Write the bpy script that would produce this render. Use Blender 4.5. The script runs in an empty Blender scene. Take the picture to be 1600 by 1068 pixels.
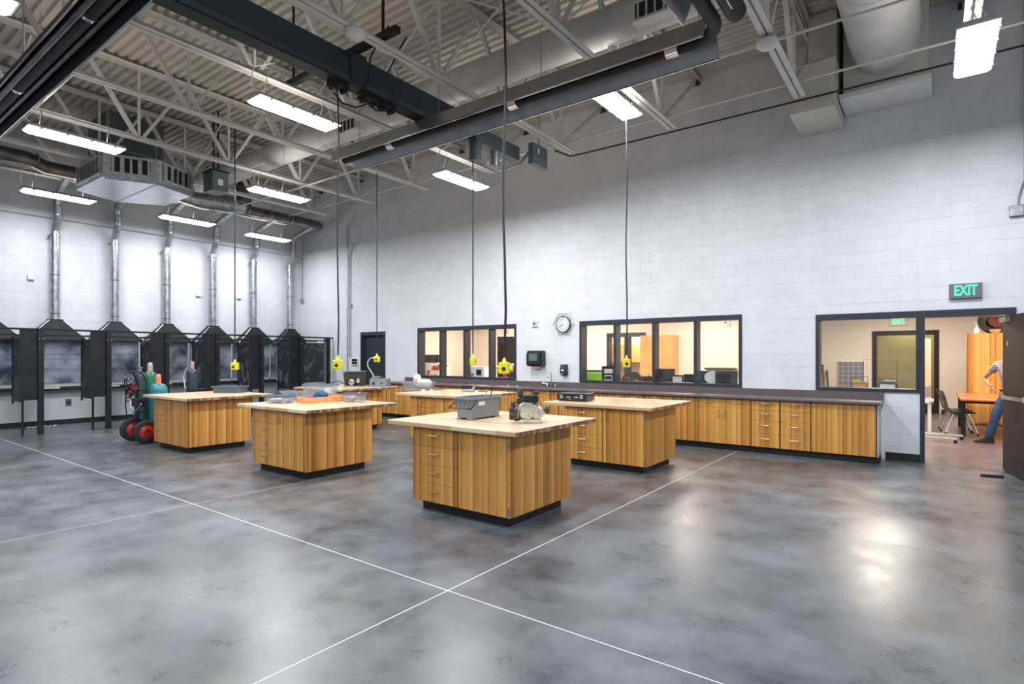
import bpy, math, random
from mathutils import Vector, Matrix
random.seed(7)
sc = bpy.context.scene
C = sc.collection
PI = math.pi

# ------------------------------------------------------------------ camera
TH = math.atan2(660, 882.)
cam = bpy.data.cameras.new('camera'); co = bpy.data.objects.new('camera', cam); C.objects.link(co)
co.location = (0, 0, 1.58); co.rotation_euler = (PI/2, 0, TH)
cam.lens = 36*882/1600.; cam.sensor_width = 36; cam.shift_y = 22/1600.; cam.clip_start = 0.05
sc.camera = co
sc.view_settings.view_transform = 'Standard'; sc.view_settings.look = 'None'
sc.view_settings.gamma = 1; sc.view_settings.use_curve_mapping = False
sc.view_settings.exposure = 0.24
w = bpy.data.worlds.new('world'); sc.world = w; w.use_nodes = True
w.node_tree.nodes['Background'].inputs[0].default_value = (.6, .7, .9, 1)
w.node_tree.nodes['Background'].inputs[1].default_value = 0.3
sc.cycles.max_bounces = 8; sc.cycles.diffuse_bounces = 5; sc.cycles.glossy_bounces = 3
sc.cycles.transparent_max_bounces = 12; sc.cycles.caustics_reflective = False; sc.cycles.caustics_refractive = False
sc.cycles.sample_clamp_indirect = 6
SHOP_W = 105          # watts of one shop fixture
OFFICE_W = 85
SHOP_COL = (.93, .96, 1.0)
WARM_COL = (1.0, .88, .74)

# ------------------------------------------------------------------ materials
def nd(nt, t, **k):
    n = nt.nodes.new(t)
    for a, b in k.items(): setattr(n, a, b)
    return n
MATS = {}
def mat(name, col, rough=.5, metal=0, emit=None, es=0, noise=0, nscale=8, bump=0, bscale=60, spec=None, alpha=None):
    m = bpy.data.materials.new(name); m.use_nodes = True; nt = m.node_tree
    b = nt.nodes['Principled BSDF']
    b.inputs['Base Color'].default_value = (*col, 1); b.inputs['Roughness'].default_value = rough
    b.inputs['Metallic'].default_value = metal
    if spec is not None: b.inputs['Specular IOR Level'].default_value = spec
    if emit: b.inputs['Emission Color'].default_value = (*emit, 1); b.inputs['Emission Strength'].default_value = es
    if noise or bump:
        g = nd(nt, 'ShaderNodeNewGeometry')
    if noise:
        n = nd(nt, 'ShaderNodeTexNoise'); n.inputs['Scale'].default_value = nscale; n.inputs['Detail'].default_value = 6
        nt.links.new(g.outputs['Position'], n.inputs['Vector'])
        r = nd(nt, 'ShaderNodeValToRGB')
        r.color_ramp.elements[0].position = .3; r.color_ramp.elements[1].position = .7
        r.color_ramp.elements[0].color = (*[c*(1-noise) for c in col], 1)
        r.color_ramp.elements[1].color = (*[min(1, c*(1+noise)) for c in col], 1)
        nt.links.new(n.outputs[0], r.inputs[0]); nt.links.new(r.outputs[0], b.inputs['Base Color'])
    if bump:
        n = nd(nt, 'ShaderNodeTexNoise'); n.inputs['Scale'].default_value = bscale
        nt.links.new(g.outputs['Position'], n.inputs['Vector'])
        bu = nd(nt, 'ShaderNodeBump'); bu.inputs['Strength'].default_value = bump; bu.inputs['Distance'].default_value = .01
        nt.links.new(n.outputs[0], bu.inputs['Height']); nt.links.new(bu.outputs[0], b.inputs['Normal'])
    MATS[name] = m; return m

mat('block_paint', (.74, .76, .80), .55, noise=.05, nscale=2.5, bump=.25, bscale=90)
mat('mortar', (.70, .72, .76), .6)
mat('trim_paint', (.70, .72, .76), .5, noise=.05, nscale=3)
mat('joint', (.80, .81, .83), .6)
mat('deck', (.52, .49, .43), .6, noise=.12, nscale=1.5)  # tan cast put into the colour for warm bounce on the upper wall
mat('joist', (.66, .66, .65), .5, noise=.06, nscale=5)
mat('duct_white', (.62, .63, .64), .42, noise=.10, nscale=3)
mat('cream_box', (.62, .61, .56), .5, noise=.05)
mat('galv', (.62, .66, .70), .32, metal=.75, noise=.22, nscale=14)
mat('galv_pipe', (.42, .43, .45), .30, metal=.9, noise=.35, nscale=9)
mat('dark_pipe', (.17, .155, .15), .32, metal=.85, noise=.4, nscale=5)
mat('black_metal', (.014, .015, .018), .5, noise=.4, nscale=6, spec=.35)
mat('heater_in', (.05, .052, .058), .35, metal=.4, noise=.2)
mat('alu', (.42, .43, .45), .38, metal=.8, noise=.12, nscale=4)
mat('navy', (.035, .055, .08), .4, noise=.1)
mat('panel_grey', (.12, .15, .17), .45)
mat('frame', (.030, .036, .050), .35)
mat('door_dark', (.030, .040, .045), .4, noise=.15)
mat('door_brown', (.016, .010, .010), .45, noise=.12, nscale=3, spec=.3)
mat('kick', (.012, .012, .013), .5)
mat('counter', (.135, .108, .112), .32, noise=.12, nscale=60)
mat('chrome', (.75, .76, .78), .14, metal=1)
mat('handle', (.55, .48, .40), .28, metal=.9)
mat('hinge', (.35, .34, .33), .35, metal=.8)
mat('yellow', (.78, .74, .03), .45)
mat('cable', (.015, .015, .017), .45)
mat('white_plastic', (.75, .76, .77), .4)
mat('cream_wall', (.80, .74, .66), .6, noise=.03)
mat('white_wall', (.66, .64, .64), .6, noise=.03)
mat('olive_wall', (.30, .25, .09), .6, noise=.1, nscale=3)
mat('orange_wood', (.70, .34, .12), .45, noise=.15, nscale=4)
mat('red_wood', (.45, .13, .05), .3, noise=.15, nscale=4)
mat('purple_floor', (.16, .125, .14), .3, noise=.25, nscale=3)
mat('acoustic', (.8, .78, .74), .8)
mat('bin_grey', (.20, .23, .27), .4, noise=.05)
mat('bin_blue', (.10, .14, .18), .35)
mat('label_white', (.85, .86, .86), .4)
mat('pine', (.72, .36, .15), .5, noise=.2, nscale=18)
mat('red_paint', (.45, .03, .02), .3)
mat('red_plastic', (.5, .01, .03), .3)
mat('rubber', (.02, .02, .02), .7)
mat('cyl_green', (.01, .16, .09), .3, noise=.2)
mat('cyl_dark', (.035, .06, .07), .35, noise=.2)
mat('cyl_teal', (.03, .20, .25), .3, noise=.2)
mat('cap_grey', (.42, .34, .30), .5, noise=.2, nscale=30)
mat('cap_orange', (.75, .22, .12), .45, noise=.3, nscale=40)
mat('cast_alu', (.62, .62, .55), .38, metal=.45, noise=.3, nscale=35)
mat('engine_dark', (.035, .04, .035), .4, noise=.4, nscale=40)
mat('engine_brown', (.07, .045, .04), .4, noise=.3, nscale=40)
mat('steel', (.5, .5, .5), .3, metal=.9)
mat('blue_cloth', (.02, .06, .18), .7)
mat('jeans', (.045, .10, .22), .85, noise=.35, nscale=22)
mat('skin', (.55, .30, .21), .5)
mat('hair', (.08, .05, .03), .7)
mat('shoe', (.03, .022, .02), .5)
mat('screen', (.02, .022, .025), .2)
mat('green_paper', (.30, .68, .02), .5)
mat('paper', (.82, .80, .74), .6)
mat('beige', (.75, .70, .62), .5)
mat('pink_paper', (.75, .42, .32), .6)
mat('cow_red', (.55, .06, .05), .4, noise=.6, nscale=25)
mat('cow_white', (.78, .68, .62), .45, noise=.1)
mat('purple_rag', (.30, .29, .38), .8, noise=.4, nscale=40)
mat('grey_rag', (.55, .56, .58), .8, noise=.4, nscale=40)
mat('lens', (.9, .92, .95), .3, emit=(.93, .97, 1.0), es=5)
mat('lens_frame', (.75, .78, .85), .3)
mat('fixture_body', (.62, .64, .67), .4)
mat('exit_body', (.16, .17, .18), .5)
mat('exit_green', (.02, .7, .25), .4, emit=(.05, .95, .35), es=1.3)
mat('office_lens', (.9, .88, .8), .3, emit=(1, .9, .72), es=6)
mat('black_plastic', (.02, .024, .026), .3)
mat('towel_window', (.10, .18, .18), .2)
mat('orange_ball', (.13, .018, .012), .7)

def wood_mat():
    m = bpy.data.materials.new('oak_veneer'); m.use_nodes = True; nt = m.node_tree; L = nt.links.new
    b = nt.nodes['Principled BSDF']
    g = nd(nt, 'ShaderNodeNewGeometry'); s = nd(nt, 'ShaderNodeSeparateXYZ'); L(g.outputs['Position'], s.inputs[0])
    add = nd(nt, 'ShaderNodeMath', operation='ADD'); L(s.outputs[0], add.inputs[0]); L(s.outputs[1], add.inputs[1])
    dv = nd(nt, 'ShaderNodeMath', operation='DIVIDE'); L(add.outputs[0], dv.inputs[0]); dv.inputs[1].default_value = .092
    n0 = nd(nt, 'ShaderNodeTexNoise'); n0.noise_dimensions = '1D'; n0.inputs['Scale'].default_value = .8
    L(dv.outputs[0], n0.inputs['W'])
    wob = nd(nt, 'ShaderNodeMath', operation='MULTIPLY_ADD'); L(n0.outputs[0], wob.inputs[0]); wob.inputs[1].default_value = 1.6; L(dv.outputs[0], wob.inputs[2])
    fl = nd(nt, 'ShaderNodeMath', operation='FLOOR'); L(wob.outputs[0], fl.inputs[0])
    fr = nd(nt, 'ShaderNodeMath', operation='FRACT'); L(wob.outputs[0], fr.inputs[0])
    wn = nd(nt, 'ShaderNodeTexWhiteNoise'); wn.noise_dimensions = '1D'; L(fl.outputs[0], wn.inputs['W'])
    # fine vertical grain
    cv = nd(nt, 'ShaderNodeCombineXYZ'); m1 = nd(nt, 'ShaderNodeMath', operation='MULTIPLY'); L(add.outputs[0], m1.inputs[0]); m1.inputs[1].default_value = 60
    m2 = nd(nt, 'ShaderNodeMath', operation='MULTIPLY'); L(s.outputs[2], m2.inputs[0]); m2.inputs[1].default_value = 3
    L(m1.outputs[0], cv.inputs[0]); L(m2.outputs[0], cv.inputs[1])
    n1 = nd(nt, 'ShaderNodeTexNoise'); n1.inputs['Scale'].default_value = 1; n1.inputs['Detail'].default_value = 5; L(cv.outputs[0], n1.inputs['Vector'])
    # value = .45*fract + .35*white + .35*grain
    a1 = nd(nt, 'ShaderNodeMath', operation='MULTIPLY'); L(fr.outputs[0], a1.inputs[0]); a1.inputs[1].default_value = .42
    a2 = nd(nt, 'ShaderNodeMath', operation='MULTIPLY_ADD'); L(wn.outputs[0], a2.inputs[0]); a2.inputs[1].default_value = .38; L(a1.outputs[0], a2.inputs[2])
    a3 = nd(nt, 'ShaderNodeMath', operation='MULTIPLY_ADD'); L(n1.outputs[0], a3.inputs[0]); a3.inputs[1].default_value = .40; L(a2.outputs[0], a3.inputs[2])
    r = nd(nt, 'ShaderNodeValToRGB'); e = r.color_ramp.elements
    e[0].position = .18; e[0].color = (.25, .095, .018, 1); e[1].position = .95; e[1].color = (.78, .42, .11, 1)
    x = e.new(.5); x.color = (.53, .24, .048, 1)
    L(a3.outputs[0], r.inputs[0]); L(r.outputs[0], b.inputs['Base Color']); b.inputs['Roughness'].default_value = .38
    MATS['oak'] = m
wood_mat()

def butcher_mat():
    m = bpy.data.materials.new('butcher_block'); m.use_nodes = True; nt = m.node_tree; L = nt.links.new
    b = nt.nodes['Principled BSDF']
    g = nd(nt, 'ShaderNodeNewGeometry'); s = nd(nt, 'ShaderNodeSeparateXYZ'); L(g.outputs['Position'], s.inputs[0])
    sy = nd(nt, 'ShaderNodeMath', operation='DIVIDE'); L(s.outputs[1], sy.inputs[0]); sy.inputs[1].default_value = .042
    fy = nd(nt, 'ShaderNodeMath', operation='FLOOR'); L(sy.outputs[0], fy.inputs[0])
    wn = nd(nt, 'ShaderNodeTexWhiteNoise'); wn.noise_dimensions = '1D'; L(fy.outputs[0], wn.inputs['W'])
    off = nd(nt, 'ShaderNodeMath', operation='MULTIPLY_ADD'); L(wn.outputs[0], off.inputs[0]); off.inputs[1].default_value = 3; L(s.outputs[0], off.inputs[2])
    dx = nd(nt, 'ShaderNodeMath', operation='DIVIDE'); L(off.outputs[0], dx.inputs[0]); dx.inputs[1].default_value = .55
    fx = nd(nt, 'ShaderNodeMath', operation='FLOOR'); L(dx.outputs[0], fx.inputs[0])
    cb = nd(nt, 'ShaderNodeCombineXYZ'); L(fx.outputs[0], cb.inputs[0]); L(fy.outputs[0], cb.inputs[1])
    w2 = nd(nt, 'ShaderNodeTexWhiteNoise'); w2.noise_dimensions = '2D'; L(cb.outputs[0], w2.inputs['Vector'])
    r = nd(nt, 'ShaderNodeValToRGB'); e = r.color_ramp.elements
    e[0].color = (.60, .39, .22, 1); e[1].color = (.80, .62, .42, 1); L(w2.outputs[0], r.inputs[0])
    # end grain on the faces that look along x
    r2 = nd(nt, 'ShaderNodeValToRGB'); e2 = r2.color_ramp.elements
    e2[0].color = (.17, .075, .035, 1); e2[1].color = (.52, .33, .20, 1); L(wn.outputs[0], r2.inputs[0])
    sn = nd(nt, 'ShaderNodeSeparateXYZ'); L(g.outputs['Normal'], sn.inputs[0])
    ab = nd(nt, 'ShaderNodeMath', operation='ABSOLUTE'); L(sn.outputs[0], ab.inputs[0])
    gt = nd(nt, 'ShaderNodeMath', operation='GREATER_THAN'); L(ab.outputs[0], gt.inputs[0]); gt.inputs[1].default_value = .7
    mx = nd(nt, 'ShaderNodeMix', data_type='RGBA'); L(gt.outputs[0], mx.inputs[0]); L(r.outputs[0], mx.inputs[6]); L(r2.outputs[0], mx.inputs[7])
    L(mx.outputs[2], b.inputs['Base Color']); b.inputs['Roughness'].default_value = .28
    MATS['butcher'] = m
butcher_mat()

def concrete_mat():
    m = bpy.data.materials.new('polished_concrete'); m.use_nodes = True; nt = m.node_tree; L = nt.links.new
    b = nt.nodes['Principled BSDF']
    g = nd(nt, 'ShaderNodeNewGeometry')
    def noise(sc_, det, dist=0, rough=.55):
        n = nd(nt, 'ShaderNodeTexNoise'); n.inputs['Scale'].default_value = sc_; n.inputs['Detail'].default_value = det
        n.inputs['Distortion'].default_value = dist; n.inputs['Roughness'].default_value = rough
        L(g.outputs['Position'], n.inputs['Vector']); return n
    n1 = noise(.8, 6, 0, .55); n2 = noise(2.4, 10, 0, .66); n3 = noise(.36, 4, .2)
    mm = nd(nt, 'ShaderNodeMath', operation='MULTIPLY_ADD'); L(n2.outputs[0], mm.inputs[0]); mm.inputs[1].default_value = .48
    h = nd(nt, 'ShaderNodeMath', operation='MULTIPLY'); L(n1.outputs[0], h.inputs[0]); h.inputs[1].default_value = .52; L(h.outputs[0], mm.inputs[2])
    r = nd(nt, 'ShaderNodeValToRGB'); e = r.color_ramp.elements
    e[0].position = .35; e[0].color = (.028, .033, .042, 1); e[1].position = .66; e[1].color = (.175, .192, .22, 1)
    x = e.new(.5); x.color = (.100, .110, .126, 1)
    L(mm.outputs[0], r.inputs[0])
    r3 = nd(nt, 'ShaderNodeValToRGB'); e3 = r3.color_ramp.elements
    e3[0].position = .50; e3[0].color = (0, 0, 0, 1); e3[1].position = .66; e3[1].color = (.75, .75, .75, 1); L(n3.outputs[0], r3.inputs[0])
    br = nd(nt, 'ShaderNodeMix', data_type='RGBA', blend_type='MULTIPLY'); L(r3.outputs[0], br.inputs[0]); L(r.outputs[0], br.inputs[6]); br.inputs[7].default_value = (1.15, 1.0, .74, 1)
    L(br.outputs[2], b.inputs['Base Color'])
    rr = nd(nt, 'ShaderNodeMapRange'); L(n2.outputs[0], rr.inputs[0]); rr.inputs[1].default_value = .3; rr.inputs[2].default_value = .7
    rr.inputs[3].default_value = .24; rr.inputs[4].default_value = .38; L(rr.outputs[0], b.inputs['Roughness'])
    b.inputs['Specular IOR Level'].default_value = .62
    MATS['concrete'] = m
concrete_mat()

def steel_sheet():   # heat-blued welding panel
    m = bpy.data.materials.new('blued_steel'); m.use_nodes = True; nt = m.node_tree; L = nt.links.new
    b = nt.nodes['Principled BSDF']; g = nd(nt, 'ShaderNodeNewGeometry')
    n = nd(nt, 'ShaderNodeTexNoise'); n.inputs['Scale'].default_value = 2.2; n.inputs['Detail'].default_value = 7; n.inputs['Distortion'].default_value = .6
    n.inputs['Distortion'].default_value = .1
    L(g.outputs['Position'], n.inputs['Vector'])
    r = nd(nt, 'ShaderNodeValToRGB'); e = r.color_ramp.elements
    e[0].position = .35; e[0].color = (.06, .09, .14, 1); e[1].position = .66; e[1].color = (.55, .62, .74, 1)
    L(n.outputs[0], r.inputs[0]); L(r.outputs[0], b.inputs['Base Color']); b.inputs['Metallic'].default_value = .5; b.inputs['Roughness'].default_value = .36
    MATS['blued'] = m
    m = bpy.data.materials.new('smeared_black'); m.use_nodes = True; nt = m.node_tree; L = nt.links.new
    b = nt.nodes['Principled BSDF']; g = nd(nt, 'ShaderNodeNewGeometry')
    n = nd(nt, 'ShaderNodeTexNoise'); n.inputs['Scale'].default_value = 3; n.inputs['Detail'].default_value = 8; n.inputs['Distortion'].default_value = 1.5
    L(g.outputs['Position'], n.inputs['Vector'])
    r = nd(nt, 'ShaderNodeValToRGB'); e = r.color_ramp.elements
    e[0].position = .52; e[0].color = (.016, .018, .021, 1); e[1].position = .68; e[1].color = (.13, .14, .15, 1)
    L(n.outputs[0], r.inputs[0]); L(r.outputs[0], b.inputs['Base Color']); b.inputs['Roughness'].default_value = .45
    MATS['smeared'] = m
steel_sheet()

def glass_mat(name, tint, fac):
    m = bpy.data.materials.new(name); m.use_nodes = True; nt = m.node_tree; nt.nodes.clear(); L = nt.links.new
    o = nd(nt, 'ShaderNodeOutputMaterial'); t = nd(nt, 'ShaderNodeBsdfTransparent'); t.inputs[0].default_value = (*tint, 1)
    gl = nd(nt, 'ShaderNodeBsdfGlossy'); gl.inputs['Roughness'].default_value = .03
    lf = nd(nt, 'ShaderNodeLayerWeight'); lf.inputs[0].default_value = .5
    lp = nd(nt, 'ShaderNodeMath', operation='POWER'); L(lf.outputs[1], lp.inputs[0]); lp.inputs[1].default_value = 5
    lw = nd(nt, 'ShaderNodeMath', operation='MULTIPLY_ADD'); L(lp.outputs[0], lw.inputs[0]); lw.inputs[1].default_value = .6; lw.inputs[2].default_value = .03
    mx = nd(nt, 'ShaderNodeMixShader'); L(lw.outputs[0], mx.inputs[0]); L(t.outputs[0], mx.inputs[1]); L(gl.outputs[0], mx.inputs[2])
    if fac:
        d = nd(nt, 'ShaderNodeBsdfDiffuse'); d.inputs[0].default_value = (.75, .78, .8, 1)
        m2 = nd(nt, 'ShaderNodeMixShader'); m2.inputs[0].default_value = fac; L(mx.outputs[0], m2.inputs[1]); L(d.outputs[0], m2.inputs[2])
        L(m2.outputs[0], o.inputs[0])
    else: L(mx.outputs[0], o.inputs[0])
    MATS[name] = m
glass_mat('pane_glass', (.97, .98, .98), 0)
glass_mat('clear_plastic', (.88, .91, .94), .13)

def cow_hide():
    m = bpy.data.materials.new('cow_hide'); m.use_nodes = True; nt = m.node_tree; L = nt.links.new
    b = nt.nodes['Principled BSDF']; g = nd(nt, 'ShaderNodeTexCoord'); n = nd(nt, 'ShaderNodeTexNoise'); n.inputs['Scale'].default_value = 6; L(g.outputs['Object'], n.inputs['Vector'])
    r = nd(nt, 'ShaderNodeValToRGB'); e = r.color_ramp.elements; e[0].position = .47; e[0].color = (.5, .04, .03, 1); e[1].position = .53; e[1].color = (.8, .66, .58, 1)
    L(n.outputs[0], r.inputs[0]); L(r.outputs[0], b.inputs['Base Color']); b.inputs['Roughness'].default_value = .4; MATS['cow_hide'] = m
cow_hide()
def plaid():
    m = bpy.data.materials.new('plaid'); m.use_nodes = True; nt = m.node_tree; L = nt.links.new
    b = nt.nodes['Principled BSDF']; g = nd(nt, 'ShaderNodeNewGeometry'); s = nd(nt, 'ShaderNodeSeparateXYZ'); L(g.outputs['Position'], s.inputs[0])
    a = nd(nt, 'ShaderNodeMath', operation='ADD'); L(s.outputs[0], a.inputs[0]); L(s.outputs[1], a.inputs[1])
    outs = []
    for src in (a.outputs[0], s.outputs[2]):
        q = nd(nt, 'ShaderNodeMath', operation='MULTIPLY'); L(src, q.inputs[0]); q.inputs[1].default_value = 150
        w_ = nd(nt, 'ShaderNodeMath', operation='SINE'); L(q.outputs[0], w_.inputs[0]); outs.append(w_)
    ad = nd(nt, 'ShaderNodeMath', operation='ADD'); L(outs[0].outputs[0], ad.inputs[0]); L(outs[1].outputs[0], ad.inputs[1])
    r = nd(nt, 'ShaderNodeValToRGB'); e = r.color_ramp.elements
    mp = nd(nt, 'ShaderNodeMapRange'); L(ad.outputs[0], mp.inputs[0]); mp.inputs[1].default_value = -2; mp.inputs[2].default_value = 2
    e[0].color = (.12, .10, .15, 1); e[1].color = (.50, .42, .45, 1); L(mp.outputs[0], r.inputs[0]); L(r.outputs[0], b.inputs['Base Color'])
    b.inputs['Roughness'].default_value = .85; MATS['plaid'] = m
plaid()

# ------------------------------------------------------------------ mesh builder
class MB:
    def __init__(s): s.v = []; s.f = []; s.sm = []
    def poly(s, pts, faces, smooth=False):
        o = len(s.v); s.v += [tuple(p) for p in pts]
        for f in faces: s.f.append([o+i for i in f]); s.sm.append(smooth)
        return s
    def box(s, x0, y0, z0, x1, y1, z1, M=None):
        p = [(x0,y0,z0),(x1,y0,z0),(x1,y1,z0),(x0,y1,z0),(x0,y0,z1),(x1,y0,z1),(x1,y1,z1),(x0,y1,z1)]
        if M is not None: p = [M @ Vector(q) for q in p]
        return s.poly(p, [(3,2,1,0),(4,5,6,7),(0,1,5,4),(1,2,6,5),(2,3,7,6),(3,0,4,7)])
    def bev(s, x0, y0, z0, x1, y1, z1, b=.003):     # box whose top/side edges are chamfered
        def ring(d, z): return [(x0+d,y0+d,z),(x1-d,y0+d,z),(x1-d,y1-d,z),(x0+d,y1-d,z)]
        def ring8(z, e):
            return [(x0+e,y0,z),(x1-e,y0,z),(x1,y0+e,z),(x1,y1-e,z),(x1-e,y1,z),(x0+e,y1,z),(x0,y1-e,z),(x0,y0+e,z)]
        def ring8i(z, e):
            return [(x0+e+b*0,y0+b,z),(x1-e,y0+b,z),(x1-b,y0+e,z),(x1-b,y1-e,z),(x1-e,y1-b,z),(x0+e,y1-b,z),(x0+b,y1-e,z),(x0+b,y0+e,z)]
        e = b*1.6
        R = [ring8i(z0, e), ring8(z0+b, e), ring8(z1-b, e), ring8i(z1, e)]
        return s.loft(R, True)
    def loft(s, rings, caps=True, smooth=False, closed=True):
        n = len(rings[0]); pts = [p for r in rings for p in r]; fs = []
        for k in range(len(rings)-1):
            for i in range(n if closed else n-1):
                j = (i+1) % n; fs.append((k*n+i, k*n+j, (k+1)*n+j, (k+1)*n+i))
        s.poly(pts, fs, smooth)
        if caps:
            o = len(s.v)-len(pts)
            s.f.append([o+i for i in reversed(range(n))]); s.sm.append(False)
            s.f.append([o+(len(rings)-1)*n+i for i in range(n)]); s.sm.append(False)
        return s
    def frame(s, d):
        d = d.normalized(); a = Vector((0,0,1)) if abs(d.z) < .95 else Vector((1,0,0))
        u = d.cross(a).normalized(); return u, u.cross(d).normalized()
    def tube(s, path, r, n=8, caps=True, smooth=True):
        P = [Vector(p) for p in path]; rr = r if isinstance(r, (list, tuple)) else [r]*len(P)
        rings = []; u = None
        for i, p in enumerate(P):
            if i == 0: d = P[1]-P[0]
            elif i == len(P)-1: d = P[-1]-P[-2]
            else: d = (P[i+1]-p).normalized()+(p-P[i-1]).normalized()
            if d.length < 1e-9: d = P[i]-P[i-1]
            d.normalize()
            if u is None: u, v = s.frame(d)
            else:
                u = (u - d*u.dot(d)); 
                if u.length < 1e-6: u, v = s.frame(d)
                u.normalize()
            v = d.cross(u)
            k = 1.0
            if 0 < i < len(P)-1:
                c = max(.35, (P[i+1]-p).normalized().dot(d)); k = 1/c if c < .999 else 1
                k = min(k, 1.3)
            rings.append([p + (u*math.cos(2*PI*j/n)+v*math.sin(2*PI*j/n))*rr[i]*k for j in range(n)])
        return s.loft(rings, caps, smooth)
    def cyl(s, p0, p1, r, n=12, r2=None, smooth=True): return s.tube([p0, p1], [r, r if r2 is None else r2], n, True, smooth)
    def lathe(s, prof, c=(0,0,0), n=16, axis='z', M=None):
        rings = []
        for (r, z) in prof:
            ring = []
            for j in range(n):
                a = 2*PI*j/n; p = (r*math.cos(a), r*math.sin(a), z)
                if axis == 'y': p = (p[0], -p[2], p[1])
                if axis == 'x': p = (p[2], p[0], p[1])
                p = Vector(p)+Vector(c)
                if M is not None: p = M @ p
                ring.append(p)
            rings.append(ring)
        return s.loft(rings, True, True)
    def prism(s, prof, a, b, axis='x', closed=True, caps=True):   # profile swept along an axis from a to b
        def P(q, t):
            if axis == 'x': return (t, q[0], q[1])
            if axis == 'y': return (q[0], t, q[1])
            return (q[0], q[1], t)
        return s.loft([[P(q, a) for q in prof], [P(q, b) for q in prof]], caps and closed, False, closed)
    def build(s, name, m=None, parent=None, loc=None, rot=None, mods=None):
        me = bpy.data.meshes.new(name); me.from_pydata([tuple(v) for v in s.v], [], s.f)
        me.polygons.foreach_set('use_smooth', s.sm)
        if m: me.materials.append(MATS[m] if isinstance(m, str) else m)
        me.update()
        import bmesh
        bm = bmesh.new(); bm.from_mesh(me); bmesh.ops.recalc_face_normals(bm, faces=bm.faces); bm.to_mesh(me); bm.free()
        if any(s.sm):
            try: me.set_sharp_from_angle(angle=math.radians(42))
            except Exception: pass
        o = bpy.data.objects.new(name, me); C.objects.link(o)
        if parent: o.parent = parent
        if loc: o.location = loc
        if rot: o.rotation_euler = rot
        return o

def B(*a): return MB().box(*a)
def tag(o, label=None, cat=None, group=None, kind=None):
    if label: o['label'] = label
    if cat: o['category'] = cat
    if group: o['group'] = group
    if kind: o['kind'] = kind
    return o
def thing(name, label, cat, loc=(0,0,0), rz=0, group=None, kind=None):
    o = bpy.data.objects.new(name, None); C.objects.link(o); o.location = loc; o.rotation_euler = (0,0,rz)
    o.empty_display_size = .1
    return tag(o, label, cat, group, kind)
def dup(root, loc, rz=None, label=None):
    def cp(o, par):
        c = o.copy(); C.objects.link(c)
        if par: c.parent = par
        for ch in [k for k in KIDS if k.parent == o]: cp(ch, c)
        return c
    KIDS = list(root.children_recursive)
    r = cp(root, None); r.location = loc
    if rz is not None: r.rotation_euler = (0,0,rz)
    if label: r['label'] = label
    return r
def text_mesh(txt, size, depth, m, name, parent, loc, rot, sx=1.0):
    cu = bpy.data.curves.new(name, 'FONT'); cu.body = txt; cu.size = size; cu.extrude = depth; cu.align_x = 'CENTER'; cu.align_y = 'CENTER'
    cu.offset = size*.018
    t = bpy.data.objects.new(name+'_tmp', cu); C.objects.link(t)
    bpy.context.view_layer.update()
    me = bpy.data.meshes.new_from_object(t.evaluated_get(bpy.context.evaluated_depsgraph_get()))
    bpy.data.objects.remove(t); bpy.data.curves.remove(cu)
    me.materials.clear(); me.materials.append(MATS[m])
    o = bpy.data.objects.new(name, me); C.objects.link(o); o.parent = parent; o.location = loc; o.rotation_euler = rot; o.scale = (sx,1,1)
    return o
def arc(c, r, a0, a1, n, f): # f maps (cos,sin) to a vector offset
    return [Vector(c)+Vector(f(r*math.cos(a0+(a1-a0)*i/n), r*math.sin(a0+(a1-a0)*i/n))) for i in range(n+1)]
F_ = (-math.sin(TH), math.cos(TH)); R_ = (math.cos(TH), math.sin(TH))

# ------------------------------------------------------------------ setting
WY = 10.36; LX = -16.2; CZ = 6.70; RX = 4.6; FY = -7.5
def subtract(r, h):
    x0, z0, x1, z1 = r; a, b, c, d = h
    if a >= x1 or c <= x0 or b >= z1 or d <= z0: return [r]
    out = []
    if a > x0: out.append((x0, z0, a, z1)); x0 = a
    if c < x1: out.append((c, z0, x1, z1)); x1 = c
    if b > z0: out.append((x0, z0, x1, b))
    if d < z1: out.append((x0, d, x1, z1))
    return out
def cut(r, holes, mn=.02):
    L = [r]
    for h in holes: L = [q for p in L for q in subtract(p, h)]
    return [q for q in L if q[2]-q[0] > mn and q[3]-q[1] > mn]
def proj_area(P, wd, ht):
    x, y, z = P; Z = x*F_[0]+y*F_[1]
    if Z < .5: return 0
    u = 800+882*(x*R_[0]+y*R_[1])/Z; v = 556-882*(z-1.58)/Z
    if u < 0 or u > 1600 or v < 0 or v > 1068: return 0
    return 882*882*ht*wd/Z**2
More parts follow.
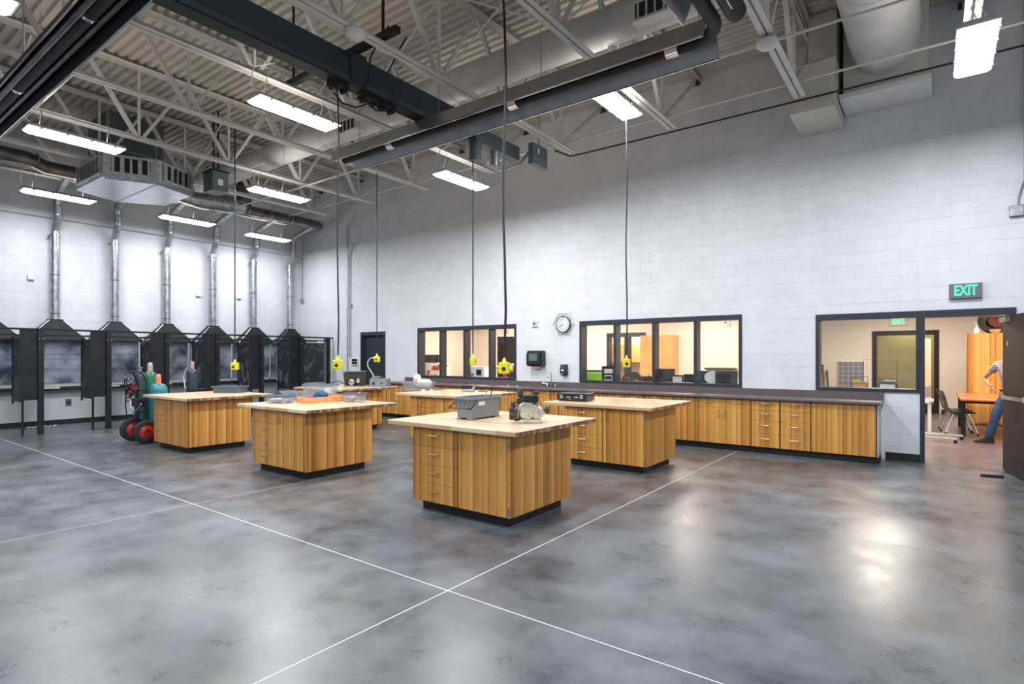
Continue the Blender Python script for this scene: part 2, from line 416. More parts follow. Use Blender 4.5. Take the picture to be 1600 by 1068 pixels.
def block_wall(name, label, a0, a1, z0, z1, holes, to3d, thick, limit=300, mname='block_paint'):
    """to3d(a, d, z): a along the wall, d depth (0 = face of the blocks, + into the wall)"""
    core = MB()
    for (p, q, r, t) in cut((a0, z0, a1, z1), holes, 1e-4):
        pts = [to3d(aa, dd, zz) for zz in (q, t) for dd in (.0035, thick) for aa in (p, r)]
        core.poly(pts, [(0,1,3,2),(4,6,7,5),(0,4,5,1),(2,3,7,6),(0,2,6,4),(1,5,7,3)])
    wall = core.build(name, 'mortar'); tag(wall, label, 'wall', kind='structure')
    J = .0018; rects = []
    row = 0; z = z0
    while z < z1-.01:
        zt = min(z+.2, z1); a = a0 - (.2 if row % 2 else 0)
        while a < a1-.01:
            r = (max(a, a0), z, min(a+.4, a1), zt)
            if r[2]-r[0] > .02: rects += cut(r, holes)
            a += .4
        z += .2; row += 1
    rng = random.Random(3)
    items = []
    for (p, q, r, t) in rects:
        c = to3d((p+r)/2, 0, (q+t)/2)
        nrm = abs(to3d(0,1,0)[1]-to3d(0,0,0)[1])
        items.append((proj_area(c, (r-p), (t-q)), (p, q, r, t)))
    items.sort(key=lambda k: -k[0])
    def add(mb, r):
        p, q, rr, t = r; j = J; d0 = rng.uniform(-.0006, .0006); e = .0025
        outer = [(p+j, q+j), (rr-j, q+j), (rr-j, t-j), (p+j, t-j)]
        inner = [(p+j+e, q+j+e), (rr-j-e, q+j+e), (rr-j-e, t-j-e), (p+j+e, t-j-e)]
        rings = [[to3d(a, .008, z) for a, z in outer], [to3d(a, .0025+d0, z) for a, z in outer], [to3d(a, d0, z) for a, z in inner]]
        mb.loft(rings, True)
    for k, (_, r) in enumerate(items[:limit]):
        mb = MB(); add(mb, r); mb.build('block', mname, wall)
    rest = MB()
    for _, r in items[limit:]: add(rest, r)
    if rest.v: tag(rest.build('block', mname, wall), kind='stuff')
    return wall
W1 = (-10.83, 1.03, -7.63, 2.31); W2 = (-5.97, 1.03, -2.71, 2.31); W3 = (-1.55, 1.03, -.171, 2.25); D3 = (-.17, 0, .90, 2.25); D1 = (-13.16, 0, -12.11, 2.26)
block_wall('wall_back', 'long white painted block wall with the clock and dark framed windows', LX, RX, 0, 6.8, [W1, W2, W3, D3, D1], lambda a, d, z: (a, WY+d, z), .2)
block_wall('wall_left', 'white painted block wall behind the welding booths', -1.0, WY, 0, 4.73, [], lambda a, d, z: (LX-d, a, z), .2)
tag(B(LX-.2, FY, 0, LX, -1.0, 4.73).build('wall_left.001', 'block_paint'), 'plain near end of the white left wall', 'wall', kind='structure')
tag(B(LX-.2, FY, 4.73, LX+.13, WY, 6.8).build('trim_1', 'trim_paint'), 'smooth white bond beam running along the top of the left wall', 'wall beam', kind='structure')
block_wall('wall_right', 'white block wall closing the shop on the right, out of view', FY, WY, 0, 6.8, [], lambda a, d, z: (RX+d, a, z), .2, 0)
block_wall('wall_front', 'white block wall behind the photographer', LX, RX, 0, 6.8, [], lambda a, d, z: (a, FY-d, z), .2, 0)
# floor: slabs with control joints
fl = B(LX-.2, FY-.2, -.2, RX+.2, WY+.0, -.0012).build('floor', 'joint'); tag(fl, 'polished blue grey concrete shop floor with pale control joints', 'floor', kind='structure')
xb = [LX, -12.75, -9.5, -6.35, -2.63, 1.1, RX]; yb = [FY, -3.1, -.1, 2.79, 5.70, 8.12, WY]
bright_x = {-6.35, -2.63, 1.1}; bright_y = {2.79, -.1}
for i in range(len(xb)-1):
    for j in range(len(yb)-1):
        g = lambda v, S: (.0048 if v in S else .0016) if v not in (LX, RX, FY, WY) else 0
        MB().box(xb[i]+g(xb[i], bright_x), yb[j]+g(yb[j], bright_y), -.001, xb[i+1]-g(xb[i+1], bright_x), yb[j+1]-g(yb[j+1], bright_y), 0).build('concrete_slab', 'concrete', fl)
# ceiling deck, ribs along x
dk = MB(); prof = []
y = FY
while y < WY:
    prof += [(y, CZ+.05), (y+.035, CZ+.05), (y+.055, CZ), (y+.13, CZ), (y+.152, CZ+.05)]
    y += .1524
prof = prof + [(WY, CZ+.12), (FY, CZ+.12)]
dk.prism(prof, LX-.1, RX+.1, 'x'); tag(dk.build('ceiling', 'deck'), 'pale grey corrugated steel roof deck', 'ceiling', kind='structure')
# baseboards
for (n, lb, bx) in [('baseboard_left', 'black rubber baseboard under the welding booths', (LX, -7.4, 0, LX+.012, WY, .115)),
                    ('baseboard_back', 'black baseboard between the counter and the doorway', (-.60, WY-.014, 0, -.17, WY, .115)),
                    ('baseboard_back.001', 'black baseboard in the far corner left of the dark door', (LX+.012, WY-.012, 0, -13.2, WY, .115))]:
    tag(B(*bx).build(n, 'kick'), lb, 'baseboard', kind='structure')

def window(name, label, x0, z0, x1, z1, mull, y=WY, fw=.05):
    r = thing(name, label, 'window', ((x0+x1)/2, y, z0), kind='structure'); cx, _, bz = r.location
    f = MB(); ya, yb_ = -.02, .22
    f.box(x0-cx, ya, 0, x1-cx, yb_, fw); f.box(x0-cx, ya, z1-bz-.09, x1-cx, yb_, z1-bz)
    f.box(x0-cx, ya, fw, x0-cx+fw, yb_, z1-bz-.09); f.box(x1-cx-fw, ya, fw, x1-cx, yb_, z1-bz-.09)
    f.build('window_frame', 'frame', r)
    xs = [x0+fw]+list(mull)+[x1-fw]
    for m_ in mull: B(m_-cx-.03, -.005, fw, m_-cx+.03, .20, z1-bz-.09).build('mullion', 'frame', r)
    for i in range(len(xs)-1):
        B(xs[i]-cx+.031 if i else xs[i]-cx, .09, fw, xs[i+1]-cx-.031 if i < len(xs)-2 else xs[i+1]-cx, .096, z1-bz-.09).build('pane', 'pane_glass', r)
    return r
window('window_1', 'dark framed four pane window onto the office, nearest the far door', *W1, [-10.02, -9.21, -8.41])
window('window_2', 'dark framed four pane window onto the office, right of the clock', *W2, [-5.16, -4.34, -3.53])
window('window_3', 'dark framed wide single pane window beside the open doorway', W3[0], W3[1], W3[2], W3[3], [])
# door frames
def doorframe(name, label, x0, x1, z1, leaf=None):
    r = thing(name, label, 'door', ((x0+x1)/2, WY, 0), kind='structure'); h = (x1-x0)/2
    f = MB(); f.box(-h, -.02, 0, -h+.055, .22, z1); f.box(h-.055, -.02, 0, h, .22, z1); f.box(-h+.055, -.02, z1-.10, h-.055, .22, z1)
    f.build('door_frame', 'frame', r); return r, h
d1, h = doorframe('door_1', 'closed dark steel door in the far corner', D1[0], D1[2], D1[3])
B(-h+.055, .10, .01, h-.055, .145, D1[3]-.10).build('door_leaf', 'door_dark', d1)
hn = MB(); hn.cyl((h-.15, .09, 1.0), (h-.15, .04, 1.0), .012); hn.cyl((h-.15, .045, 1.0), (h-.28, .045, 1.0), .011)
hn.build('door_handle', 'chrome', d1)
d2, h2 = doorframe('door_2', 'dark steel frame of the open classroom doorway under the exit sign', D3[0], D3[2], D3[3])
# open leaf, hinged at the right jamb and swung into the shop
leafr = thing('classroom_door', 'dark brown classroom door standing open at the right edge, with kick plate', 'door', (.80, WY-.04, 0), 0)
ang = math.radians(-78); leafr.rotation_euler = (0, 0, ang)
LW = .93
B(0, -.045, .012, LW, 0, 2.13).build('door_panel', 'door_brown', leafr)
kp = B(.02, -.049, .02, LW-.02, -.0452, .30).build('kick_plate', 'black_metal', leafr)
kr = MB()
for i in range(14):
    for zz in (.035, .285): kr.lathe([(.0045, 0), (.0045, .003), (.001, .004)], (.04+i*(LW-.08)/13, -.049, zz), 8, 'y')
kr.build('rivets', 'chrome', kp)
pb = MB(); pb.box(.12, -.10, 1.0, LW-.06, -.075, 1.05); pb.box(.12, -.075, .99, .17, -.045, 1.06); pb.box(LW-.16, -.08, .985, LW-.06, -.045, 1.065)
pb.build('push_bar', 'chrome', leafr)
cl = MB(); cl.box(.05, -.10, 2.04, .27, -.046, 2.11); cl.build('door_closer', 'alu', leafr)
MB().tube([(.16, -.075, 2.112), (.16, -.075, 2.135), (-.08, -.14, 2.14), (-.03, .01, 2.17)], .009, 6).build('closer_arm', 'alu', leafr)
B(.16, -.047, 1.72, .19, -.0452, 1.78).build('sticker', 'yellow', leafr)

# rooms behind
YO = 13.9; YC = 19.44; XP = -2.25
def plain(name, label, bx, m, cat='wall'): return tag(B(*bx).build(name, m), label, cat, kind='structure')
plain('floor.001', 'dark purple grey classroom floor seen through the doorway', (XP-1.5, WY, -.2, RX+.2, YC+.2, 0), 'purple_floor', 'floor')
plain('floor.002', 'office floor behind the long windows', (-12.0, WY+.2, -.2, XP-1.5, YO+2.2, 0), 'purple_floor', 'floor')
plain('wall_office_back', 'cream back wall of the office', (-12.0, YO, 0, -7.16, YO+.15, 2.8), 'cream_wall')
plain('wall_office_back.001', 'cream office wall seen through the window right of the clock', (-6.04, YO, 0, XP, YO+.15, 2.8), 'cream_wall')
plain('wall_office_back.002', 'cream wall over the office inner doorway', (-7.16, YO, 2.2, -6.04, YO+.15, 2.8), 'cream_wall')
plain('wall_office_far', 'cream wall of the room beyond the office', (-9.5, YO+2.0, 0, XP-1.5, YO+2.15, 2.8), 'cream_wall')
plain('wall_office_left', 'cream left wall of the office', (-12.0, WY+.2, 0, -11.85, YO, 2.8), 'cream_wall')
plain('wall_office_right', 'cream wall between the office and the classroom', (XP-.12, WY+.2, 0, XP, YO+.15, 2.8), 'cream_wall')
plain('ceiling.001', 'office ceiling', (-12.0, WY+.2, 2.8, XP, YO+2.15, 2.9), 'acoustic', 'ceiling')
plain('ceiling.002', 'classroom ceiling', (XP, WY+.2, 3.0, RX, YC+.2, 3.1), 'acoustic', 'ceiling')
plain('wall_classroom_left', 'cream left wall of the classroom with two dark doors', (XP-1.5, YO+.15, 0, XP-1.35, YC, 3.0), 'cream_wall')
plain('wall_classroom_left.001', 'cream return wall beside the classroom window', (XP-1.5, YO, 2.9, XP, YO+.15, 3.1), 'cream_wall')
plain('wall_classroom_right', 'right wall of the classroom, out of view', (RX-.1, WY+.2, 0, RX, YC, 3.0), 'cream_wall')
wb = MB()
for (p, q, r_, t) in cut((XP-1.5, 0, RX, 3.0), [(-1.45, 0, .10, 2.30)]): wb.box(p, YC, q, r_, YC+.15, t)
tag(wb.build('wall_classroom_back', 'cream_wall'), 'cream back wall of the classroom around the wide glazed door', 'wall', kind='structure')
plain('wall_classroom_far', 'olive wall of the room beyond the glazed door', (-3.5, YC+1.6, 0, 2.5, YC+1.7, 3.0), 'olive_wall')
plain('baseboard_classroom', 'black baseboard on the classroom back wall', (.15, YC-.015, 0, RX-.1, YC, .12), 'kick', 'baseboard')
# glazed door of classroom back wall
gd = thing('door_3', 'dark framed glazed door in the classroom back wall, its glass looking onto an olive wall', 'door', (-.675, YC, 0), kind='structure')
g = MB(); g.box(-.775, -.03, 0, -.665, .17, 2.30); g.box(.665, -.03, 0, .775, .17, 2.30); g.box(-.665, -.03, 2.17, .665, .17, 2.30); g.box(-.665, -.03, 0, .665, .17, .25)
g.build('door_frame', 'door_brown', gd); B(.40, 0, .25, .47, .1, 2.17).build('mullion', 'door_brown', gd); B(-.665, .05, .25, .40, .058, 2.17).build('pane', 'pane_glass', gd)
B(.47, .05, .25, .665, .058, 2.17).build('pane', 'pane_glass', gd)
for k, (yy, lb) in enumerate([(17.2, 'dark door with lever handle on the classroom left wall, nearer the corner'), (15.3, 'dark door on the classroom left wall, partly behind the window frame')]):
    dd = thing('door_%d' % (4+k), lb, 'door', (XP-1.345, yy, 0), kind='structure')
    f = MB(); f.box(0, -.55, 0, .04, -.49, 2.2); f.box(0, .49, 0, .04, .55, 2.2); f.box(0, -.49, 2.13, .04, .49, 2.2); f.build('door_frame', 'frame', dd)
    B(0, -.49, .01, .02, .49, 2.13).build('door_leaf', 'door_dark', dd)
    MB().cyl((.02, -.40, 1.0), (.07, -.40, 1.0), .012).cyl((.065, -.40, 1.0), (.065, -.28, 1.0), .011).build('door_handle', 'chrome', dd)
# office inner doorway frame
of = thing('door_6', 'dark framed glazed opening in the office back wall, wood cabinets beyond', 'door', (-6.60, YO, 0), kind='structure')
g = MB(); g.box(-.56, -.03, 0, -.49, .17, 2.2); g.box(.45, -.03, 0, .56, .17, 2.2); g.box(-.49, -.03, 2.09, .45, .17, 2.2); g.box(-.49, -.03, 0, -.04, .17, .85)
g.build('door_frame', 'frame', of); B(-.04, -.02, 0, .09, .16, 2.09).build('mullion', 'frame', of)
B(-.49, .06, .85, -.04, .066, 2.09).build('pane', 'pane_glass', of)

# ------------------------------------------------------------------ roof joists
JX = [-1.58-1.92*k for k in range(-2, 8)]
Z_B = 5.37; Z_T = 6.64; YE = 9.16
def joist():
    r = thing('roof_joist', 'x', 'joist', (0,0,0))
    b = MB(); t = MB()
    for sx in (-1, 1):
        for mb, zb, y1, up in ((b, Z_B, YE, 1), (t, Z_T, WY-.01, -1)):
            xa, xb2 = sorted((sx*.012, sx*.078))
            mb.box(xa, FY+.05, zb, xb2, y1, zb+.008)
            xa, xb2 = sorted((sx*.012, sx*.021))
            if up > 0: mb.box(xa, FY+.05, zb+.008, xb2, y1, zb+.07)
            else: mb.box(xa, FY+.05, zb-.065, xb2, y1, zb)
    b.build('bottom_chord', 'joist', r); t.build('top_chord', 'joist', r)
    def bar(p, q, w2=.022):
        d = Vector(q)-Vector(p); u = Vector((1,0,0)); v = d.cross(u).normalized()
        pts = [[Vector(e)+u*a*w2+v*c*w2 for a, c in ((-1,-1),(1,-1),(1,1),(-1,1))] for e in (p, q)]
        return MB().loft(pts).build('web_member', 'joist', r)
    yb0 = 8.72; n = 10; st = 1.57
    bar((0, WY-.08, Z_T-.03), (0, yb0+.02, Z_B+.04), .026)
    for k in range(n):
        yn = yb0-k*st
        if yn < FY+.6: break
        ty = yn-st/2
        bar((0, yn-.03, Z_B+.04), (0, ty, Z_T-.03), .030); 
        if ty-st/2 > FY+.3: bar((0, ty, Z_T-.03), (0, ty-st/2+.05, Z_B+.04), .024)
        bar((0, yn, Z_B+.04), (0, yn, Z_T-.03), .018)
    B(-.07, WY-.16, Z_T-.09, .07, WY-.005, Z_T-.065).build('bearing_seat', 'black_metal', r)
    return r
jn = ['out of view on the right', 'rightmost in view, over the doorway', 'left of the big round wall duct', 'ending over the gap left of the third window',
      'first left of the light by the heater', 'right of the navy rail', 'first left of the navy rail', 'above the dark electric unit',
      'second from the left wall, over the galvanized diffuser', 'nearest the left wall']
J0 = joist(); J0.location = (JX[0], 0, 0); J0['label'] = 'white open web joist ' + jn[0]; J0['group'] = 'white steel roof joists'
for k in range(1, len(JX)): dup(J0, (JX[k], 0, 0), None, 'white open web joist ' + jn[k])
# horizontal and cross bridging
for k, (y, z, lb) in enumerate([(8.82, 5.46, 'slim white bridging angle tying the joist ends along the long wall'), (7.22, 5.32, 'slim white pipe across the joists beside the black heater'), (2.6, 5.455, 'slim white bridging angle over the near end of the hall')]):
    o = MB().tube([(LX+.2, y, z), (RX-.1, y, z)], .016, 6).build('bridging_bar', 'joist'); tag(o, lb, 'bridging bar', 'bridging bars')
for yi, y in enumerate((5.62, 2.5)):
    for i in range(2, len(JX)-1):
        a, b = JX[i], JX[i+1]
        o = MB(); o.tube([(a-.03, y, Z_B+.08), (b+.03, y+.02, Z_T-.08)], .013, 5); o.tube([(a-.03, y+.04, Z_T-.08), (b+.03, y+.045, Z_B+.08)], .013, 5)
        tag(o.build('cross_brace', 'joist'), ('far' if yi == 0 else 'near')+' crossed slim white braces, bay %s' % ['right of the tube heater light', 'above the tube heater light', 'right of the navy rail', 'holding the navy rail', 'left of the navy rail', 'right of the diffuser', 'nearest the left wall'][i-2], 'brace', 'cross braces between the joists')

for i, (x, y, z, lb) in enumerate([(JX[4], 4.18, 5.33, 'white domed cover fixed under the joist right of the navy rail'), (JX[2]-.02, 7.24, 5.30, 'white domed cover fixed under the joist beside the slim pipe')]):
    r = thing('junction_cover', lb, 'cover', (x, y, z))
    MB().lathe([(.02, -.045), (.09, -.035), (.125, -.005), (.13, .03), (.12, .038)], (0, 0, 0), 24).build('dome', 'white_plastic', r)
    B(-.10, -.12, .0385, .10, .12, .05).build('mounting_plate', 'joist', r)
# ------------------------------------------------------------------ ducts overhead
sd = thing('spiral_duct', 'white round supply duct running through the roof joists along the hall', 'duct', (-8, 6.85, 6.0))
MB().cyl((-8.1, 0, 0), (6.95, 0, 0), .245, 28).build('duct_pipe', 'duct_white', sd)
q = MB()
for i in range(12): q.lathe([(.245, 0), (.252, .004), (.252, .02), (.245, .024)], (-7.5+i*1.15, 0, 0), 28, 'x')
q.build('seam_ring', 'duct_white', sd)
def register(cx):
    b = MB(); b.box(cx-.30, -.36, -.30, cx+.30, -.20, -.05); gb = b.build('register', 'duct_white', sd)
    fr = MB(); x0, x1, z0, z1 = cx-.26, cx+.26, -.27, -.08
    fr.box(x0-.03, -.37, z0-.03, x1+.03, -.36, z0); fr.box(x0-.03, -.37, z1, x1+.03, -.36, z1+.03); fr.box(x0-.03, -.37, z0, x0, -.36, z1); fr.box(x1, -.37, z0, x1+.03, -.36, z1)
    fr.build('grille_frame', 'white_plastic', gb)
    B(x0, -.3605, z0, x1, -.3602, z1).build('opening', 'kick', gb)
    for i in range(5):
        xx = x0+.04+i*(x1-x0-.08)/4; MB().box(xx-.012, -.37, z0, xx+.012, -.361, z1).build('blade', 'duct_white', gb)
register(5.3); register(-.65)
bd = thing('round_duct', 'large white round duct heading into the long wall above the doorway', 'duct', (-.56, 4, 6.05))
bp = MB().cyl((0, -9, 0), (0, 5.72, 0), .42, 36).build('duct_pipe', 'duct_white', bd)
q = MB()
for i in range(8): q.lathe([(.42, 0), (.428, .005), (.428, .03), (.42, .035)], (0, -5.0+i*1.45, 0), 36, 'y')
q.build('seam_ring', 'duct_white', bd)
q = MB().box(-.53, 5.72, -.60, .50, 6.34, .62); q.build('wall_box', 'cream_box', bd)
B(-.57, 5.60, -.67, .53, 6.35, -.60).build('drip_tray', 'white_plastic', bd)
lv = thing('duct_hood', 'cream rectangular duct box on the long wall, left of the large round duct', 'duct', (-1.42, 9.83, 5.2))
MB().box(-.33, -.53, 0, .27, .52, .66).build('hood_box', 'cream_box', lv)
B(-.36, -.56, .66, .285, .52, .68).build('flange', 'cream_box', lv); B(-.10, -.35, .68, .27, .52, 1.48).build('riser', 'cream_box', lv)
# ------------------------------------------------------------------ tube heater
ht = thing('tube_heater', 'long black ceiling tube heater under a metal reflector, bent round in a U', 'heater', (-1.6, 4, 4.8))
def hood(axis, c, a0, a1, wd, name='reflector', low=.24, m_='alu'):
    h = wd/2; t = .004; P = [(c-h, 0), (c-h*.55, low), (c+h*.55, low), (c+h, 0)]; I = [(c+h-t*2, 0), (c+h*.55-t, low-t), (c-h*.55+t, low-t), (c-h+t*2, 0)]
    m = MB().prism(P+I, a0, a1, axis).build(name, m_, ht)
    e = MB()
    for s_ in (-1, 1): 
        yy = c+s_*h
        if axis == 'x': e.box(a0, yy-.006, -.012, a1, yy+.006, .004)
        else: e.box(yy-.006, a0, -.012, yy+.006, a1, .004)
    e.build('edge_lip', 'chrome' , m)
    return m
hood('x', 1.96, -6.45, -.26, .54); hood('x', -2.07, -12.5, .12, .40, m_='black_metal'); hood('y', -.13, -1.6, 1.40, .46)
MB().tube([(-6.4, 1.96, .10), (-.45, 1.96, .10)]+arc((-.45, 1.66, .10), .30, PI/2, 0, 6, lambda a, b: (a, b, 0))[1:]+[(-.15, -1.77, .10)]+arc((-.45, -1.77, .10), .30, 0, -PI/2, 6, lambda a, b: (a, b, 0))[1:]+[(-12.4, -2.07, .10)], .068, 14).build('burner_tube', 'black_metal', ht)
MB().tube([(-12.4, -1.97, .07), (-.5, -1.97, .07)], .028, 10).build('gas_pipe', 'dark_pipe', ht)
MB().tube([(-12.4, -2.17, .06), (-.5, -2.17, .06)], .040, 10).build('flue_pipe', 'dark_pipe', ht)
MB().tube([(.06, 1.7, .12)]+[(.06, .2, .12), (.06, -1.3, .12)], .095, 14).build('burner_housing', 'black_metal', ht)
for p in (-5.3, -2.9, -.75): MB().lathe([(.068, 0), (.076, .003), (.076, .14), (.068, .143)], (p, 1.96, .10), 16, 'x').build('clamp_band', 'chrome', ht)
for p in (-10, -7.5, -5, -2.5): MB().lathe([(.068, 0), (.076, .003), (.076, .05), (.068, .053)], (p, -2.07, .10), 16, 'x').build('clamp_band', 'chrome', ht)
for (x, y) in [(-6, 1.96), (-4.2, 1.96), (-2.4, 1.96), (-.4, 1.96), (-.13, -.8), (-.13, .9)]+[(-1.5-1.92*k, -2.07) for k in range(6)]:
    MB().tube([(x, y, .24), (x, y, 1.86)], .006, 5).build('hanger_rod', 'steel', ht)
# ------------------------------------------------------------------ navy crane rail
rl = thing('festoon_rail', 'navy enclosed steel rail hanging from the roof with cable trolleys', 'rail', (-6.05, 4, 5.08))
MB().prism([(-.09, .06), (-.09, .36), (.09, .36), (.09, .06), (.07, 0), (.04, 0), (.04, .03), (-.04, .03), (-.04, 0), (-.07, 0)], -8, 2.90, 'y').build('rail_beam', 'navy', rl)
q = MB(); q.box(-.10, -8, -.03, .10, 2.88, -.012)
q.build('conductor_bar', 'black_metal', rl)
for (y,) in ((.41,), (.88,), (1.19,)):
    q = MB(); q.box(-.07, y-.12, -.10, .07, y+.12, -.03); q.cyl((-.05, y-.08, -.12), (.05, y-.08, -.12), .03, 10); q.cyl((-.05, y+.08, -.12), (.05, y+.08, -.12), .03, 10); q.build('trolley', 'black_metal', rl)
B(-.12, .52, .03, .12, .76, .39).build('splice_cover', 'navy', rl)
for y_ in (.60, -4.26): B(-1.5, y_-.04, .38, .9, y_+.04, .46).build('cross_arm', 'black_metal', rl)
for (x, y) in [(-1.3, .60), (.63, .60), (-1.3, -4.26), (.63, -4.26)]: MB().tube([(x, y, .46), (x, y, 1.58)], .02, 6).build('hanger_rod', 'black_metal', rl)
q = MB()
q.tube([(-.1, .41, -.13), (-.1, .55, -.22), (-.05, .72, -.23), (0, .88, -.13), (.02, 1.0, -.19), (.02, 1.19, -.13)], .012, 6)
q.tube([(0, 1.19, -.13), (.12, 1.25, 0), (.25, 1.0, .25), (.5, 1.0, .5), (.62, 1.0, .60)], .012, 6)
q.tube([(.05, .7, -.1), (.12, .8, .1), (.2, .75, .35), (.5, .7, .55), (.62, .7, .60)], .012, 6)
q.build('festoon_cable', 'cable', rl)
mo = thing('rail_drive', 'navy motor block with steel canister at the end of the rail below the heater', 'motor', (-6.0, 7.5, 4.85))
MB().box(-.09, -.55, .20, .09, .62, .44).build('gear_case', 'panel_grey', mo)
q = MB().lathe([(.10, -.08), (.10, .20), (.07, .21)], (-.02, -.46, 0), 16); q.build('motor_can', 'panel_grey', mo)
MB().lathe([(.06, -.08), (.085, -.06), (.085, .18), (.04, .2)], (0, .02, .02), 16).build('brake_can', 'alu', mo)
q = MB(); q.tube([(0, -.25, -.08), (.1, .1, -.12), (.2, .5, .1), (.25, .75, .42), (.25, .95, .52), (.3, 1.1, .45)], .022, 8); q.build('whip_conduit', 'alu', mo)
q = MB().tube([(0, .3, .44), (0, .3, 1.80)], .02, 6); q.build('hanger_rod', 'black_metal', mo)
ep = thing('disconnect_box', 'flat dark grey electrical box hanging beside the rail drive, white label', 'electrical box', (-5.62, 8.30, 4.93))
B(-.05, -.25, 0, .05, .20, .36).build('box_body', 'panel_grey', ep); B(.0502, -.10, .20, .0512, -.05, .30).build('box_label', 'label_white', ep)
MB().tube([(0, 0, .36), (0, .05, 1.72)], .016, 6).build('hanger_rod', 'steel', ep)
# ------------------------------------------------------------------ galvanized diffuser
df = thing('hexagonal_diffuser', 'galvanized six sided air diffuser with louvred faces hanging by the left wall', 'air diffuser', (-13.08, 4.64, 4.90))
hexp = [(-.78, -.79), (.69, -.79), (1.09, 0), (.72, .80), (-.58, .80), (-1.10, 0)]
def off(pts, k): return [(x*k, y*k) for x, y in pts]
MB().loft([[(x, y, 0) for x, y in off(hexp, .94)], [(x, y, .03) for x, y in off(hexp, 1.0)], [(x, y, .46) for x, y in off(hexp, 1.0)], [(x, y, .48) for x, y in off(hexp, .96)]]).build('plenum_box', 'galv', df)
B(-1.03, -.012, -.012, 1.02, .012, -.0002).build('bottom_seam', 'galv_pipe', df)
for i in range(6):
    a = Vector(hexp[i]); b = Vector(hexp[(i+1) % 6]); d = (b-a); Lg = d.length; d.normalize(); nrm = Vector((d.y, -d.x))
    ang = math.atan2(d.y, d.x); M = Matrix.Translation((a.x, a.y, 0)) @ Matrix.Rotation(ang, 4, 'Z')
    m0, m1 = .10, Lg-.10
    g = MB()
    g.box(m0, -.035, .10, m1, 0, .13, M); g.box(m0, -.035, .41, m1, 0, .44, M); g.box(m0, -.035, .13, m0+.03, 0, .41, M); g.box(m1-.03, -.035, .13, m1, 0, .41, M)
    gf = g.build('grille_frame', 'galv', df)
    MB().box(m0+.03, -.004, .13, m1-.03, -.001, .41, M).build('grille_back', 'kick', gf)
    nb = 9 if Lg > 1 else 5
    for j in range(nb):
        x = m0+.06+j*(m1-m0-.12)/(nb-1); w_ = .034 if j % 2 else .02
        MB().box(x-w_, -.03, .13, x+w_, -.008, .41, M).build('louvre', 'galv', gf)
for p in hexp[:6]: MB().tube([(p[0]*.9, p[1]*.9, .48), (p[0]*.9, p[1]*.9, 1.80)], .008, 5).build('hanger_rod', 'steel', df)
# ------------------------------------------------------------------ exhaust main and branches
ex = thing('exhaust_main', 'dark round exhaust duct running above the welding booths', 'duct', (-14.46, 6.5, 5.41))
e = MB(); e.tube([(0, -7.5, .10), (0, -3.3, .10), (0, -3.0, 0), (0, 3.25, 0), (-.08, 3.40, 0), (-.24, 3.48, 0)], [.145, .145, .14, .125, .125, .10], 16); e.build('duct_pipe', 'dark_pipe', ex)
for i in range(14): MB().lathe([(.135, 0), (.150, .005), (.150, .03), (.135, .035)], (0, -5.6+i*.62, .1 if -5.6+i*.62 < -3.1 else 0), 16, 'y').build('clamp_band', 'galv_pipe', ex)
MB().lathe([(.15, 0), (.19, .10), (.19, .55), (.165, .56), (.165, 1.31)], (.1, 1.05, -.02), 20).build('riser', 'dark_pipe', ex)
MB().tube([(0, -.6, 0), (.02, .0, -.02), (.08, .6, .02), (.1, 1.05, .05)], [.13, .20, .23, .18], 18).build('transition_elbow', 'galv_pipe', ex)
DY = [2.89+1.172*k for k in range(7)]
for i, y in enumerate(DY):
    zb = 2.42
    r = thing('fume_pipe', 'x', 'exhaust pipe', (LX+.14, y, zb), 0, 'exhaust pipes rising from the booth hoods')
    nm = ['at the left edge of the picture', 'leftmost of the fully visible pipes, under the hanging light', 'second of the visible pipes, below the corner of the diffuser', 'third of the visible pipes from the left', 'fourth of the visible pipes from the left', 'fifth of the visible pipes from the left', 'rightmost pipe, nearest the far corner'][i]
    r['label'] = 'galvanized welding exhaust pipe ' + nm
    MB().lathe([(.088, 0), (.088, 1.88), (.10, 1.885), (.10, 1.93), (.075, 1.94), (.075, 2.0)], (0, 0, 0), 16).build('lower_pipe', 'galv_pipe', r)
    q = MB()
    for z in (1.0, .12): q.lathe([(.088, 0), (.096, .003), (.096, .02), (.088, .023)], (0, 0, z), 16)
    q.build('clamp_band', 'dark_pipe', r)
    MB().tube([(-.04, -.12, 1.86), (.0, -.12, 1.90), (0, -.05, 1.90)], .014, 6).build('blast_gate_handle', 'steel', r)
    bx = -14.46-(LX+.14)
    MB().tube([(0, 0, 1.96), (0, 0, 2.03), (.19, 0, 2.28), (.19, 0, 2.68), (.22, .0, 2.78), (.34, 0, 2.84), (bx-.02, -.15, 2.98)], .074, 14).build('upper_pipe', 'galv_pipe', r)
    q = MB(); q.lathe([(.074, 0), (.084, .003), (.084, .03), (.074, .033)], (.19, 0, 2.33), 14); q.lathe([(.074, 0), (.084, .003), (.084, .03), (.074, .033)], (.19, 0, 2.54), 14)
    q.lathe([(.074, 0), (.084, .003), (.084, .03), (.074, .033)], (.85, -.065, 2.895), 14, 'x'); q.build('collar', 'galv_pipe', r)
uh = thing('control_unit', 'square dark electric unit hanging between the diffuser and the exhaust riser', 'electrical box', (-12.05, 5.75, 5.0))
B(-.20, -.16, 0, .20, .16, .40).build('box_body', 'panel_grey', uh); B(.201, -.05, .12, .203, .05, .24).build('box_label', 'label_white', uh); MB().box(-.22, -.18, .40, .22, .18, .43).build('box_lid', 'black_metal', uh)
MB().tube([(-.1, 0, .43), (-.1, 0, 1.68)], .02, 6).tube([(.1, 0, .43), (.1, 0, 1.68)], .02, 6).build('hanger_rod', 'black_metal', uh)
ch = thing('dark_chase', 'tall dark grey sheet metal shaft among the joists by the left wall', 'shaft', (-14.3, 4.9, 5.62))
